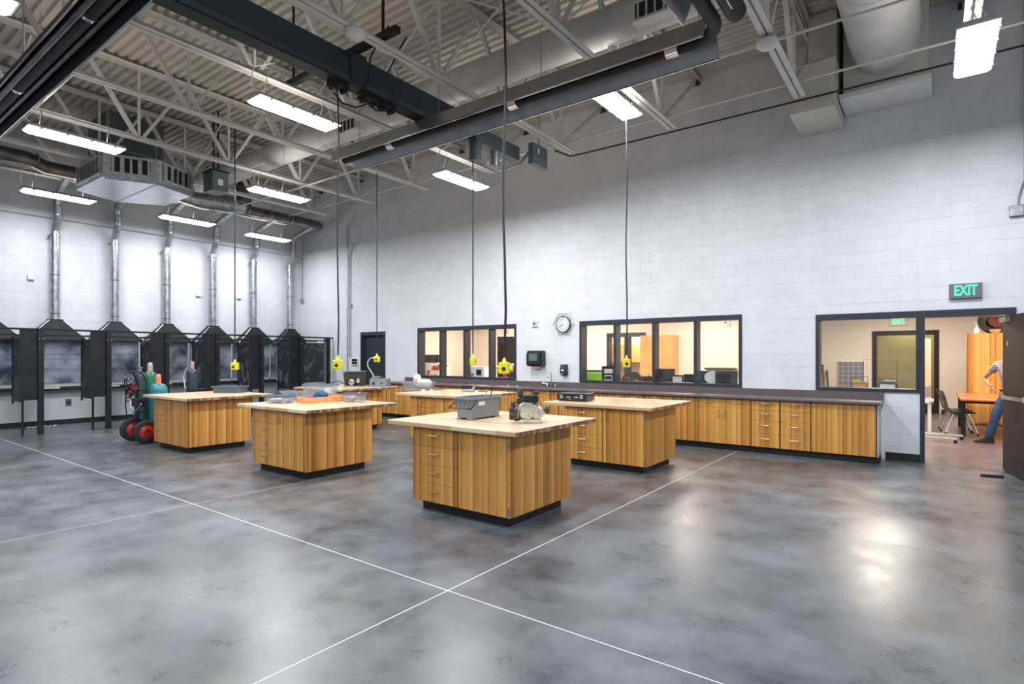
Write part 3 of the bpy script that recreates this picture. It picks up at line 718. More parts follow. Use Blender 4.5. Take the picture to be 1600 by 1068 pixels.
B(-.6, -.55, 0, .5, .55, 1.08).build('shaft_panel', 'panel_grey', ch)
q = MB(); q.box(-.62, -.57, .3, .52, .57, .33); q.build('stiffener', 'alu', ch)
# ------------------------------------------------------------------ light fixtures
def fixture(L_, label, loc, wy=None, power=SHOP_W):
    r = thing('high_bay_light', label, 'ceiling light', loc, 0, 'strip lights hanging from the roof')
    h = L_/2; w2 = .165
    MB().prism([(-w2, .05), (-w2*.75, .10), (w2*.75, .10), (w2, .05)], -h, h, 'y').build('housing', 'fixture_body', r)
    MB().loft([[(-w2*.72, -h+.06, 0), (w2*.72, -h+.06, 0), (w2*.72, h-.06, 0), (-w2*.72, h-.06, 0)],
               [(-w2*.97, -h+.02, .03), (w2*.97, -h+.02, .03), (w2*.97, h-.02, .03), (-w2*.97, h-.02, .03)],
               [(-w2*.97, -h+.01, .049), (w2*.97, -h+.01, .049), (w2*.97, h-.01, .049), (-w2*.97, h-.01, .049)]]).build('diffuser', 'lens', r)
    q = MB(); q.box(-w2-.008, -h-.008, .045, -w2+.002, h+.008, .06); q.box(w2-.002, -h-.008, .045, w2+.008, h+.008, .06); q.box(-w2, -h-.012, .04, w2, -h+.002, .06); q.box(-w2, h-.002, .04, w2, h+.012, .06)
    for s_ in (-1, 1):
        for j in range(4): q.box(s_*w2-.014, -h+.15+j*(L_-.3)/3-.015, .025, s_*w2+.014, -h+.15+j*(L_-.3)/3+.015, .05)
    q.build('rim', 'lens_frame', r)
    q = MB(); top = CZ-loc[2]-.02
    for yw in (wy or (-h*.7, h*.7)): MB().tube([(-w2*.6, yw, .10), (0, yw, .36), (w2*.6, yw, .10)], .004, 4).tube([(0, yw, .355), (0, yw, top)], .004, 4).build('suspension_wire', 'steel', r)
    MB().tube([(0, -h+.1, .10), (-.06, -h+.0, .22), (.05, -h-.02, .42), (0, -h+.3, .62)], .006, 5).build('power_cord', 'white_plastic', r)
    la = bpy.data.lights.new('tube_light', 'AREA'); la.shape = 'RECTANGLE'; la.size = w2*1.4; la.size_y = L_-.12; la.energy = power*L_/1.22; la.color = SHOP_COL
    lo = bpy.data.objects.new('tube_light', la); C.objects.link(lo); lo.parent = r; lo.location = (0, 0, -.012)
    lu = bpy.data.lights.new('added_ceiling_fill', 'AREA'); lu.shape = 'RECTANGLE'; lu.size = w2; lu.size_y = L_-.2; lu.energy = power*.07; lu.color = (1, .91, .78)  # added fill lamp over the housing, brightens and warms the ceiling
    ou = bpy.data.objects.new('added_ceiling_fill', lu); C.objects.link(ou); ou.parent = r; ou.location = (0, 0, .104); ou.rotation_euler = (PI, 0, 0)
    return r
FX = [(1.22, (-10.55, 2.93, 4.85), 'lit strip light at far left, above the galvanized diffuser'),
      (1.22, (-7.0, 4.42, 4.85), 'large lit strip light left of the navy rail'),
      (1.06, (-3.66, 7.40, 5.15), 'brilliant lit strip light tucked under the black tube heater, right of centre'),
      (1.22, (-7.05, 7.86, 4.80), 'lit strip light below the rail drive, near the long wall'),
      (1.22, (-10.77, 6.42, 4.85), 'lit strip light right of the exhaust riser'),
      (1.22, (-14.65, 3.78, 4.88), 'lit strip light near the left wall, in front of the first pipe'),
      (1.22, (-14.75, 6.36, 4.88), 'middle one of the three strip lights along the left wall'),
      (1.22, (-14.9, 8.55, 4.85), 'far one of the three strip lights along the left wall, nearest the corner'),
      (1.22, (.35, 7.80, 4.80), 'strip light hanging at the top right with its tubes showing'),
      (1.22, (-7.05, .86, 4.85), 'strip light cut off by the top left corner of the picture'),
      (1.22, (-3.5, 3.2, 4.85), 'strip light overhead, just above the picture'),
      (1.22, (.35, 3.4, 4.85), 'strip light overhead to the right of the photographer'),
      (1.22, (-3.5, -2.0, 4.85), 'strip light behind the photographer, centre bay'),
      (1.22, (.6, -2.0, 4.85), 'strip light behind the photographer, right bay'),
      (1.22, (-9.5, -2.0, 4.85), 'strip light behind the photographer, left bay')]
WYS = {2: (-.20, .37), 4: (-.42, .10), 6: (-.42, .16)}
for k_, (L_, p, lb) in enumerate(FX): fixture(L_, lb, p, WYS.get(k_), SHOP_W*(.5 if k_ in (5, 6, 7) else 1))
# office and classroom ceiling lights
for k, (x, y, z, lb) in enumerate([(-10.0, 12.2, 2.76, 'recessed office light behind the first window'), (-7.2, 12.2, 2.76, 'recessed office light behind the clock wall'), (-4.3, 12.2, 2.76, 'recessed office light behind the second window'),
                                   (-6.8, 14.9, 2.76, 'recessed light of the room beyond the office'), (-1.0, 13.0, 2.96, 'recessed classroom light behind the third window'), (1.2, 13.4, 2.96, 'recessed classroom light beyond the doorway'), (-.8, 17.0, 2.96, 'recessed classroom light near the glazed door'), (2.2, 15.2, 2.96, 'recessed classroom light near the wood cabinets'), (-.6, 20.2, 2.9, 'recessed light of the olive room')]):
    r = thing('troffer', lb, 'ceiling light', (x, y, z), 0, 'recessed room lights')
    B(-.31, -.61, 0, .31, .61, .03).build('housing', 'fixture_body', r); B(-.29, -.59, -.01, .29, .59, -.0002).build('diffuser', 'office_lens', r)
    la = bpy.data.lights.new('room_light', 'AREA'); la.shape = 'RECTANGLE'; la.size = .55; la.size_y = 1.15; la.energy = OFFICE_W if y < 20 else 25; la.color = WARM_COL
    lo = bpy.data.objects.new('room_light', la); C.objects.link(lo); lo.parent = r; lo.location = (0, 0, -.02)
# ------------------------------------------------------------------ welding booths on the left wall
PXF = -14.48; PY = [2.26+1.17*k for k in range(7)]
bn = ['cut by the left edge of the picture', 'leftmost complete booth', 'second complete booth, left of the gas bottles', 'third booth, behind the gas bottles', 'fourth booth, behind the left island', 'fifth booth, behind the clear tubs', 'sixth booth, next to the open end bay']
for i, y in enumerate(DY):
    py = PY[i]                      # front post at the left side of this booth
    r = thing('welding_booth', 'black steel welding booth with canopy hood, ' + bn[i], 'welding booth', (PXF, py, 0), 0, 'welding booths along the left wall')
    wx = LX-PXF+.001                 # local x of the wall face
    MB().box(-.05, -.045, 0, .05, .045, 2.14).build('post', 'black_metal', r)
    f = MB(); f.box(-.005, -.33, .70, .005, -.045, 2.13); f.build('front_panel', 'black_metal', r)
    q = MB(); q.box(-.008, -.33, 1.35, .012, -.045, 1.365); q.build('panel_seam', 'kick', r)
    q = MB().box(-.018, -.30, 0, .018, -.265, .70); q.build('leg', 'black_metal', r)
    f = MB(); f.box(-.62, -.305, .66, -.01, -.295, 1.92); f.build('side_panel', 'smeared', r)
    MB().box(-.65, -.315, .60, -.62, -.285, 1.98).build('side_rod', 'black_metal', r)
    q = MB()
    for zz in (1.93,): 
        for sx in (-.035, .035): q.lathe([(.010, 0), (.010, .006), (.003, .008)], (.051, sx, zz), 8, 'x')
    q.build('bolt', 'chrome', r)
    cy = y-py; hw = .555
    # back panel against the wall, hood above
    B(wx+.02, cy-hw, .96, wx+.035, cy+hw, 1.93).build('back_panel', 'blued', r)
    q = MB(); q.box(wx+.015, cy+hw, .88, wx+.05, cy+hw+.028, 1.95); q.box(wx+.015, cy-hw-.03, .88, wx+.05, cy+hw+.028, .915); q.build('lit_gap_strip', 'white_plastic', r)  # white strips stand in for the lit gap beside and under the panel
    B(wx+.02, cy-hw-.05, .80, wx+.24, cy+hw+.06, .862).build('shelf', 'black_metal', r)
    B(wx+.24, cy-hw+.05, .842, wx+.27, cy+.06, .882).build('shelf_edge', 'beige', r)
    zt = 2.42
    MB().loft([[(wx+.012, cy-hw, 1.93), (wx+.36, cy-hw, 1.93), (wx+.36, cy+hw, 1.93), (wx+.012, cy+hw, 1.93)],
               [(wx+.012, cy-hw, 1.96), (wx+.36, cy-hw, 1.96), (wx+.36, cy+hw, 1.96), (wx+.012, cy+hw, 1.96)],
               [(wx+.05, cy-.13, zt-.03), (wx+.235, cy-.13, zt-.03), (wx+.235, cy+.13, zt-.03), (wx+.05, cy+.13, zt-.03)],
               [(wx+.05, cy-.13, zt), (wx+.235, cy-.13, zt), (wx+.235, cy+.13, zt), (wx+.05, cy+.13, zt)]]).build('canopy_hood', 'black_metal', r)
    e = MB()
    for s_ in (-1, 1): e.tube([(wx+.362, cy+s_*hw, 1.955), (wx+.238, cy+s_*.13, zt-.03)], .007, 4)
    e.build('hood_edge', 'steel', r)
    q = MB(); q.box(-.02, .045, 2.10, .02, 1.125, 2.14); q.box(-.55, -.30, 2.0, -.52, .90, 2.03)
    q.build('top_rail', 'black_metal', r)
    q = MB(); q.tube([(-.05, 0, 2.05), (wx+.02, 0, 2.05)], .014, 6); q.build('tie_bar', 'black_metal', r)
r = thing('welding_booth', 'open end bay of the welding booths with no canopy hood, nearest the far corner', 'welding booth', (PXF, PY[6]+1.0, 0), 0, 'welding booths along the left wall')
MB().box(-.05, -.135, 0, .05, -.045, 2.14).build('post', 'black_metal', r)
B(-.02, -.90, .86, 0, -.24, 1.93).build('back_panel', 'smeared', r); B(-.02, -.225, .80, .01, -.14, 2.10).build('front_panel', 'panel_grey', r)
q = MB(); q.box(-.03, -.93, .82, .01, -.225, .86); q.box(-.03, -.93, 1.93, .01, -.225, 1.96); q.box(-.03, -.93, .86, .01, -.90, 1.93)
q.build('panel_frame', 'black_metal', r); B(-.02, -.93, 2.02, .02, -.14, 2.05).build('tie_bar', 'black_metal', r)
for i, y in enumerate([2.95, 4.35]):
    r = thing('wall_socket', ['white socket plate low on the wall under the leftmost complete booth', 'dark socket plate low on the wall under the second complete booth'][i], 'socket', (LX, y, .42))
    B(.0005, -.055, 0, .012, .055, .16).build('plate', 'white_plastic' if i == 0 else 'panel_grey', r); MB().lathe([(.03, .012), (.03, .022), (.01, .024)], (0, 0, .08), 12, 'x').build('receptacle', 'black_plastic', r)
for i, (y, z, lb) in enumerate([(3.66, 3.34, 'left of the leftmost visible exhaust pipe'), (7.25, 3.27, 'between the third and fourth visible exhaust pipes'), (8.38, 3.30, 'between the fourth and fifth visible exhaust pipes')]):
    r = thing('wall_sensor', 'small white sensor on the left wall ' + lb, 'sensor', (LX, y, z))
    MB().bev(.0005, -.06, -.055, .05, .06, .055, .006).build('sensor_body', 'white_plastic', r); B(.01, -.05, -.06, .045, .05, -.0555).build('sensor_slot', 'kick', r)
o = MB()
for k in range(6): o.tube([(LX+.42+.02*k, 3.5+.09*k, .012), (LX+.40+.05*math.sin(k*2.), 3.55+.09*k, .03), (LX+.36, 3.60+.09*k, .012)], .012, 5)
tag(o.build('rag', 'grey_rag'), 'crumpled pale rag lying on the floor against the left wall baseboard', 'rag')

# ------------------------------------------------------------------ cabinetry
def pull(mb, x, y, z, vert=False, L_=.10, face='y'):
    h = L_/2
    if vert: P = [(x, y, z-h), (x, y-.026, z-h), (x, y-.026, z+h), (x, y, z+h)]
    else: P = [(x-h, y, z), (x-h, y-.026, z), (x+h, y-.026, z), (x+h, y, z)]
    mb.tube(P, .0042, 6, True)
def front(x0, x1, z0, z1, y, name, parent, m='oak', th=.020):
    return MB().bev(x0+.0018, y, z0+.0018, x1-.0018, y+th, z1-.0018, .0015).build(name, m, parent)
def island(label, xn, yn, z=0):
    r = thing('workbench', label, 'workbench', (xn-.635, yn+.53, 0), 0, 'oak work islands with butcher block tops')
    X0, X1, Y0, Y1 = -.635, .635, -.53, .53
    B(X0+.07, Y0+.08, 0, X1-.07, Y1-.08, .10).build('toe_kick', 'kick', r)
    B(X0+.021, Y0+.022, .10, X1-.021, Y1-.022, .852).build('carcass', 'kick', r)
    sp = X0+.625
    zs = [.10, .285, .475, .665, .850]
    for k in range(4):
        d = front(X0, sp-.004, zs[k], zs[k+1], Y0, 'drawer', r)
        mb = MB(); pull(mb, (X0+sp)/2, Y0, (zs[k]+zs[k+1])/2+.02, L_=.11); mb.build('handle', 'handle', d)
    d = front(sp+.004, X1-.004, .10, .850, Y0, 'door', r)
    mb = MB(); pull(mb, sp+.06, Y0, .74, True, .11); mb.build('handle', 'handle', d)
    q = MB()
    for zz in (.16, .76): q.cyl((X1-.006, Y0-.004, zz-.035), (X1-.006, Y0-.004, zz+.035), .006, 8); q.box(X1-.034, Y0-.002, zz-.035, X1-.006, Y0-.0002, zz+.035)
    q.build('hinge', 'hinge', d)
    MB().bev(X1-.020, Y0+.026, .10, X1, Y1, .850, .0015).build('side_panel', 'oak', r)
    MB().bev(X0, Y0+.026, .10, X0+.020, Y1, .850, .0015).build('side_panel', 'oak', r)
    MB().bev(X0+.022, Y1-.020, .10, X1-.022, Y1, .850, .0015).build('back_panel', 'oak', r)
    B(X0+.03, Y0+.03, .8525, X1-.03, Y1-.03, .8565).build('top_spacer', 'kick', r)
    # slab with rounded corners
    a0, a1, b0, b1 = X1-1.62, X1+.115, Y0-.055, Y0+1.43; R = .035
    def rr(d, z):
        pts = []
        for (cx, cy, s0) in ((a1-R, b0+R, -PI/2), (a1-R, b1-R, 0), (a0+R, b1-R, PI/2), (a0+R, b0+R, PI)):
            for j in range(4): pts.append((cx+(R-d)*math.cos(s0+j*PI/6), cy+(R-d)*math.sin(s0+j*PI/6), z))
        return pts
    MB().loft([rr(.003, .857), rr(0, .860), rr(0, .897), rr(.003, .900)]).build('butcher_block_top', 'butcher', r)
    return r
IS = [('oak workbench in front, nearest the camera, with the grey tote and the engine on top', -3.08, 4.09),
      ('oak workbench left of centre with clear tubs and a wooden tray on top', -6.38, 4.16),
      ('oak workbench at left in front of the gas bottle cart', -9.62, 4.14),
      ('oak workbench behind the nearest one, with the black metal case on top', -3.06, 7.06),
      ('oak workbench at the back middle with a white tub and small jars on top', -6.40, 7.14),
      ('oak workbench farthest back at left with the small engine stand and grey toolbox', -9.70, 7.14)]
I0 = island(*IS[0])
for lb, xn, yn in IS[1:]: dup(I0, (xn-.635, yn+.53, 0), None, lb)

CF = 9.755        # face of the wall cabinets
def base_cab(x0, x1, kind, label, idx):
    r = thing('base_cabinet', label, 'cabinet', ((x0+x1)/2, CF, 0), 0, 'oak base cabinets along the long wall'); h = (x1-x0)/2
    B(-h, .07, 0, h, .60, .10).build('toe_kick', 'kick', r)
    B(-h+.002, .022, .10, h-.002, .60, .868).build('carcass', 'kick', r)
    g = .006
    if kind == 'D4':
        zs = [.105, .325, .535, .70, .862]
        for k in range(4):
            d = front(-h+g, h-g, zs[k], zs[k+1], 0, 'drawer', r); mb = MB(); pull(mb, 0, 0, (zs[k]+zs[k+1])/2+.03, L_=.12); mb.build('handle', 'handle', d)
    else:
        zt = .862 if kind == 'T2' else .715
        for s_ in (-1, 1):
            a, b = (-h+g, -.001) if s_ < 0 else (.001, h-g)
            d = front(a, b, .105, zt, 0, 'door', r); mb = MB(); pull(mb, s_*.055, 0, zt-.11, True, .12); mb.build('handle', 'handle', d)
            q = MB()
            for zz in (.18, zt-.09): q.cyl((s_*(h-g), -.003, zz-.03), (s_*(h-g), -.003, zz+.03), .005, 6)
            q.build('hinge', 'hinge', d)
            if kind != 'T2':
                d = front(a, b, .715, .862, 0, 'drawer', r); mb = MB(); pull(mb, (a+b)/2, 0, .80, L_=.12); mb.build('handle', 'handle', d)
    return r
cabs = [(-1.53, -.67, 'T2', 'tall two door oak base cabinet at the right end of the counter'),
        (-1.97, -1.53, 'D4', 'oak four drawer base cabinet, the right of the pair beside the tall doors'),
        (-2.41, -1.97, 'D4', 'oak four drawer base cabinet, the left of the pair'),
        (-3.33, -2.41, 'D2', 'oak base cabinet with two drawers over two doors, left of the drawer pair'),
        (-4.27, -3.33, 'D2', 'oak base cabinet showing just right of the near right island'),
        (-5.19, -4.27, 'D2', 'oak base cabinet behind the black case island'),
        (-6.12, -5.19, 'D2', 'oak base cabinet right of the sink, behind the black case'),
        (-7.06, -6.12, 'D2', 'oak base cabinet under the sink'),
        (-7.98, -7.06, 'D2', 'oak base cabinet left of the sink, behind the engine'),
        (-8.90, -7.98, 'D2', 'oak base cabinet under the right half of the first office window'),
        (-9.82, -8.90, 'D2', 'oak base cabinet behind the back middle island'),
        (-10.74, -9.82, 'D2', 'oak base cabinet behind the white tub'),
        (-11.20, -10.74, 'D4', 'oak four drawer base cabinet near the left end of the counter'),
        (-11.66, -11.20, 'T2', 'narrow oak base cabinet at the left end of the counter')]
for i, (a, b, k, lb) in enumerate(cabs): base_cab(a, b, k, lb, i)
e = thing('end_panel', 'pale plastic end panel closing the right end of the counter cabinets', 'panel', (-.665, CF+.3, 0))
B(0, -.29, .10, .012, .30, .868).build('panel_board', 'trim_paint', e); B(0, -.22, 0, .010, .30, .10).build('panel_foot', 'kick', e)
ct = thing('countertop', 'long dark brown laminate countertop with backsplash along the wall', 'countertop', (-6.15, 10.04, .87))
cx = -6.15; SX0, SX1 = -6.90, -6.35
def cbox(x0, x1): return MB().prism([(-.335, .006), (-.330, 0), (.312, 0), (.312, .040), (-.325, .040), (-.335, .032)], x0-cx, x1-cx, 'x')
q = cbox(-11.68, SX0); q2 = cbox(SX1, -.62); 
o_ = len(q.v); q.v += q2.v; q.f += [[i+o_ for i in f] for f in q2.f]; q.sm += q2.sm
q.box(SX0-cx, -.335, 0, SX1-cx, -.20, .040); q.box(SX0-cx, .16, 0, SX1-cx, .312, .040)
q.build('worktop', 'counter', ct)
B(-11.30-cx, .294, .0402, -.62-cx, .312, .152).build('backsplash', 'counter', ct)
sk = thing('sink', 'stainless sink set in the dark countertop below the towel dispenser', 'sink', (-6.625, 10.02, .9105))
q = MB(); q.box(-.275, -.20, 0, -.255, .18, .005); q.box(.255, -.20, 0, .275, .18, .005); q.box(-.255, -.20, 0, .255, -.18, .005); q.box(-.255, .16, 0, .255, .18, .005); q.build('rim', 'chrome', sk)
q = MB(); q.box(-.25, -.175, -.15, .25, .155, -.145); q.box(-.255, -.18, -.15, -.25, .16, 0); q.box(.25, -.18, -.15, .255, .16, 0); q.box(-.25, -.18, -.15, .25, -.175, 0); q.box(-.25, .155, -.15, .25, .16, 0); q.build('bowl', 'alu', sk)
fa = thing('faucet', 'chrome gooseneck faucet with two lever handles behind the sink', 'faucet', (-6.62, 10.26, .9105))
B(-.12, -.02, 0, .12, .02, .012).build('base_plate', 'chrome', fa)
MB().tube([(0, 0, .012), (0, 0, .24)]+arc((0, -.065, .24), .065, 0, PI, 8, lambda a, b: (0, a, b))[1:]+[(0, -.13, .19)], .011, 10).build('spout', 'chrome', fa)
for s_ in (-1, 1): MB().lathe([(.020, .012), (.018, .05), (.012, .06), (.012, .075)], (s_*.10, 0, 0), 12).tube([(s_*.10, 0, .07), (s_*.21, -.03, .085)], .007, 6).build('lever', 'chrome', fa)
for i, (x, lb) in enumerate([(-7.6, 'small white fitting on the counter left of the sink'), (-7.35, 'small white cap on the counter beside the sink'), (-6.02, 'dark soap dish on the counter right of the sink')]):
    r = thing('soap_dish' if i == 2 else 'bottle_cap', lb, 'soap dish' if i == 2 else 'cap', (x, 10.0 if i < 2 else 10.18, .9105))
    MB().lathe([(.035 if i == 2 else .02, 0), (.045 if i == 2 else .02, .02), (.03 if i == 2 else .012, .024)], (0,0,0), 14).build('dish' if i == 2 else 'cap_body', 'alu' if i == 2 else 'white_plastic', r)

# ------------------------------------------------------------------ things on the long wall
ck = thing('wall_clock', 'round white wall clock with black rim inside a wire guard', 'clock', (-6.36, WY, 2.26))
MB().lathe([(.172, 0), (.178, .01), (.178, .045), (.160, .05), (.160, .042), (.001, .042)], (0, -.0005, 0), 40, 'y').build('rim', 'black_plastic', ck)
MB().lathe([(.160, .0425), (.160, .0435), (.001, .0436)], (0, 0, 0), 40, 'y').build('clock_face', 'label_white', ck)
q = MB()
for k in range(12):
    a = k*PI/6; M = Matrix.Translation((0, -.0445, 0)) @ Matrix.Rotation(a, 4, 'Y'); l = .022 if k % 3 == 0 else .013
    q.box(-.004, -.0008, .125, .004, .0004, .125+l, M)
q.build('hour_mark', 'black_plastic', ck)
for k, s_ in ((12, 'x'),):
    for n in range(1, 13):
        a = n*PI/6; text_mesh(str(n), .035, .0004, 'black_plastic', 'numeral', ck, (.105*math.sin(a), -.0445, .105*math.cos(a)), (PI/2, 0, 0))
for a, l, w_ in ((math.radians(232), .075, .005), (math.radians(242), .125, .0035)):
    M = Matrix.Translation((0, -.046, 0)) @ Matrix.Rotation(a, 4, 'Y'); MB().box(-w_, -.0008, -.02, w_, .0008, l, M).build('clock_hand', 'black_plastic', ck)
gw = MB()
def hexr(r_, yy, a0=0): return [(r_*math.cos(a0+k*PI/3), yy, r_*math.sin(a0+k*PI/3)) for k in range(7)]
for k in range(6):
    for (r_, yy) in ((.20, -.11), (.235, -.055), (.265, -.004)):
        gw.tube([hexr(r_, yy)[k], hexr(r_, yy)[k+1]], .0032, 4)
    for (r0, r1) in (((.20, -.11), (.265, -.004)),): gw.tube([hexr(*r0)[k], hexr(*r1)[k]], .0032, 4)
    p0 = (Vector(hexr(.20, -.11)[k])+Vector(hexr(.20, -.11)[k+1]))/2; p1 = (Vector(hexr(.265, -.004)[k])+Vector(hexr(.265, -.004)[k+1]))/2; gw.tube([p0, p1], .0025, 4)
for t in (-.12, -.06, 0, .06, .12): 
    e_ = (.20*math.sin(PI/3)); gw.tube([(t, -.11, -e_ if abs(t) <= .1 else -e_*.8), (t, -.11, e_ if abs(t) <= .1 else e_*.8)], .0016, 4)
gw.build('wire_guard', 'steel', ck)
st = thing('alarm_strobe', 'small white alarm strobe on the wall left of the clock', 'alarm', (-7.10, WY, 2.29))
MB().bev(-.065, -.045, -.06, .065, -.0005, .06, .008).build('strobe_body', 'white_plastic', st); MB().bev(-.035, -.065, -.012, .035, -.0455, .02, .004).build('strobe_lens', 'chrome', st); B(-.03, -.047, .028, .03, -.0452, .045).build('strobe_mark', 'red_plastic', st)
q = MB(); 
for a, b in ((-1,-1),(1,-1),(-1,1),(1,1)): q.tube([(a*.065, -.02, b*.06), (a*.095, -.004, b*.075)], .006, 5)
q.build('mounting_ear', 'white_plastic', st)
td = thing('towel_dispenser', 'dark paper towel dispenser on the wall above the sink', 'dispenser', (-7.02, WY, 1.36))
MB().prism([(-.0005, 0), (-.16, .0), (-.20, .05), (-.20, .26), (-.15, .34), (-.0005, .34)], -.19, .17, 'x').build('dispenser_body', 'black_plastic', td)
B(-.12, -.204, .12, .10, -.2005, .27).build('window', 'towel_window', td); B(-.13, -.21, .045, .11, -.201, .07).build('lever', 'black_metal', td)
B(-.12, -.10, -.05, .10, -.095, -.0005).build('paper_towel', 'paper', td); MB().bev(.17, -.17, .02, .19, -.001, .33, .005).build('side_cap', 'black_plastic', td)
sp_ = thing('soap_dispenser', 'small black soap dispenser on the wall right of the sink', 'dispenser', (-6.33, WY, 1.17))
MB().prism([(-.0005, .0), (-.07, .0), (-.11, .05), (-.11, .16), (-.08, .23), (-.0005, .23)], -.065, .065, 'x').build('dispenser_body', 'black_plastic', sp_)
B(-.03, -.114, .09, .03, -.1105, .13).build('window', 'white_plastic', sp_); B(-.045, -.118, .02, .045, -.1105, .05).build('push_plate', 'panel_grey', sp_)
def exit_sign(name, label, loc, body, s=1):
    r = thing(name, label, 'exit sign', loc)
    MB().bev(-.185*s, -.06, -.105*s, .185*s, -.0005, .105*s, .004).build('housing', body, r)
    text_mesh('EXIT', .205*s, .002, 'exit_green', 'exit_lettering', r, (0, -.0625, 0), (PI/2, 0, 0), .62); return r
exit_sign('exit_sign', 'grey exit sign with green letters on the long wall over the doorway', (.355, WY, 2.51), 'exit_body')
exit_sign('exit_sign', 'cream exit sign with green letters inside the classroom, above the glazed door', (-.82, YC, 2.56), 'beige', 1.15)
def conduit(label, pts, r_=.013, name='conduit', m='galv_pipe', boxes=()):
    o = thing(name, label, 'conduit', pts[0]); b = Vector(pts[0])
    MB().tube([Vector(p)-b for p in pts], r_, 8).build('pipe', m, o)
    for (x, y, z, w_, h_) in boxes: MB().bev(x-w_/2-b.x, y-.03-b.y, z-h_/2-b.z, x+w_/2-b.x, y+.025-b.y, z+h_/2-b.z, .004).build('junction_box', m, o)
    return o
conduit('thin grey conduit down the long wall left of the far dark door, with a box', [(-12.2, WY-.9, 5.30), (-13.2, WY-.35, 4.95), (-13.52, WY-.035, 4.75), (-13.62, WY-.035, 4.5), (-13.62, WY-.035, 1.55)], .016, boxes=[(-13.60, WY-.03, 3.05, .10, .10)])
conduit('second thin conduit beside the far corner conduit', [(-13.74, WY-.03, 5.4), (-13.74, WY-.03, 1.1)], .012)
conduit('grey conduit on the long wall at the right edge, ending in a square box', [(.985, WY-.035, 6.7), (.985, WY-.035, 4.0), (.92, WY-.035, 3.75), (.92, WY-.035, 3.66)], .013, boxes=[(.90, WY-.028, 3.57, .15, .15)])
conduit('dark conduit strapped along the ends of the roof joists', [(-5.8, YE-.05, 5.50), (-5.5, YE+.03, 5.35), (-5.2, YE+.04, 5.345), (3.5, YE+.04, 5.345)], .014, m='black_metal')
conduit('pale conduit with box in the left corner below the beam', [(-16.03, WY-.03, 4.7), (-16.03, WY-.03, 3.4)], .018, boxes=[(-16.03, WY-.03, 3.32, .12, .12)])
pn = thing('card_reader', 'white wall controller with dark screen left of the far dark door', 'control panel', (-13.40, WY, 1.42))
MB().bev(-.14, -.04, -.10, .14, -.0005, .10, .006).build('controller_body', 'white_plastic', pn); B(-.12, -.043, -.07, .12, -.0405, .08).build('screen', 'screen', pn); B(-.11, -.0445, -.004, .11, -.0435, .010).build('display_line', 'green_paper', pn)
so = thing('wall_socket', 'small white socket plate on the long wall right of the far dark door', 'socket', (-11.80, WY, 1.18))
MB().bev(-.04, -.012, -.06, .04, -.0005, .06, .003).build('plate', 'white_plastic', so); B(-.017, -.0145, -.035, .017, -.0125, .035).build('receptacle', 'beige', so)

# ------------------------------------------------------------------ pendant outlets
def pendant(u, v, yl, ztop, label, plugs=False, pale=False, rot=.5, wig=0, hook=True):
    a = (u-800)/882.; dx, dy = F_[0]+a*R_[0], F_[1]+a*R_[1]; t = yl/dy; x = t*dx; z = 1.58+(556-v)/882.*t
    r = thing('pendant_outlet', label, 'pendant outlet', (x, yl, z), rot, 'yellow pendant outlets hanging over the islands')
    MB().bev(-.055, -.045, -.07, .055, .045, .05, .008).build('outlet_box', 'yellow', r)
    MB().lathe([(.022, .05), (.020, .075), (.012, .085), (.010, .11)], (0, 0, 0), 10).build('cord_grip', 'yellow', r)
    P = [(0, 0, .10)]; n = 8
    for k in range(1, n+1): P.append((wig*math.sin(k*1.3)*.012, wig*math.cos(k*1.7)*.01, .10+(ztop-z-.10)*k/n))
    jx = min(JX, key=lambda q_: abs(q_-x))
    if hook: dv = Matrix.Rotation(-rot, 3, 'Z') @ Vector((jx-x, 0, 0)); P += [(dv.x*.5, dv.y*.5, Z_B-z+.03), (dv.x, dv.y, Z_B-z+.012)]
    MB().tube(P, .010 if not plugs else .013, 8).build('cable', 'cable' if not pale else 'cable', r)
    q = MB()
    for s_ in (-1, 1): q.lathe([(.022, 0), (.022, .004), (.008, .005)], (0, s_*.045, -.02), 12, 'y')
    q.build('receptacle', 'black_plastic', r)
    if plugs:
        q = MB().cyl((-.055, -.01, .0), (-.085, -.01, .0), .016, 10).cyl((-.055, .01, -.04), (-.085, .01, -.04), .016, 10).cyl((.055, 0, -.02), (.09, 0, -.02), .020, 10); q.build('socket_cap', 'yellow', r)
    return r
pendant(367, 571, 4.80, 5.42, 'yellow pendant outlet hanging over the left island with the gas cart behind')
pendant(528, 568, 4.41, 5.0, 'yellow pendant outlet over the tubs island, its cable from the navy rail trolley', wig=1, hook=False)
pn2 = pendant(589, 560, 7.70, 5.35, 'yellow pendant outlet tilted in front of the far dark door, pale lead plugged in')
q = MB(); q.tube([(-.05, 0, .02), (-.14, 0, .01), (-.20, 0, -.06), (-.20, 0, -.16), (-.12, 0, -.28), (-.07, 0, -.36)], .009, 6).build('plugged_lead', 'white_plastic', pn2)
pendant(739, 563, 7.02, 4.80, 'slim yellow pendant outlet in front of the first office window, hanging from the rail drive', rot=2.1, hook=False)
pendant(788, 573, 4.72, 5.45, 'large yellow pendant outlet with sockets on its sides, over the nearest island', True, wig=1.4)
pendant(979, 566, 7.75, 5.15, 'yellow pendant outlet in front of the window right of the clock', wig=.7)

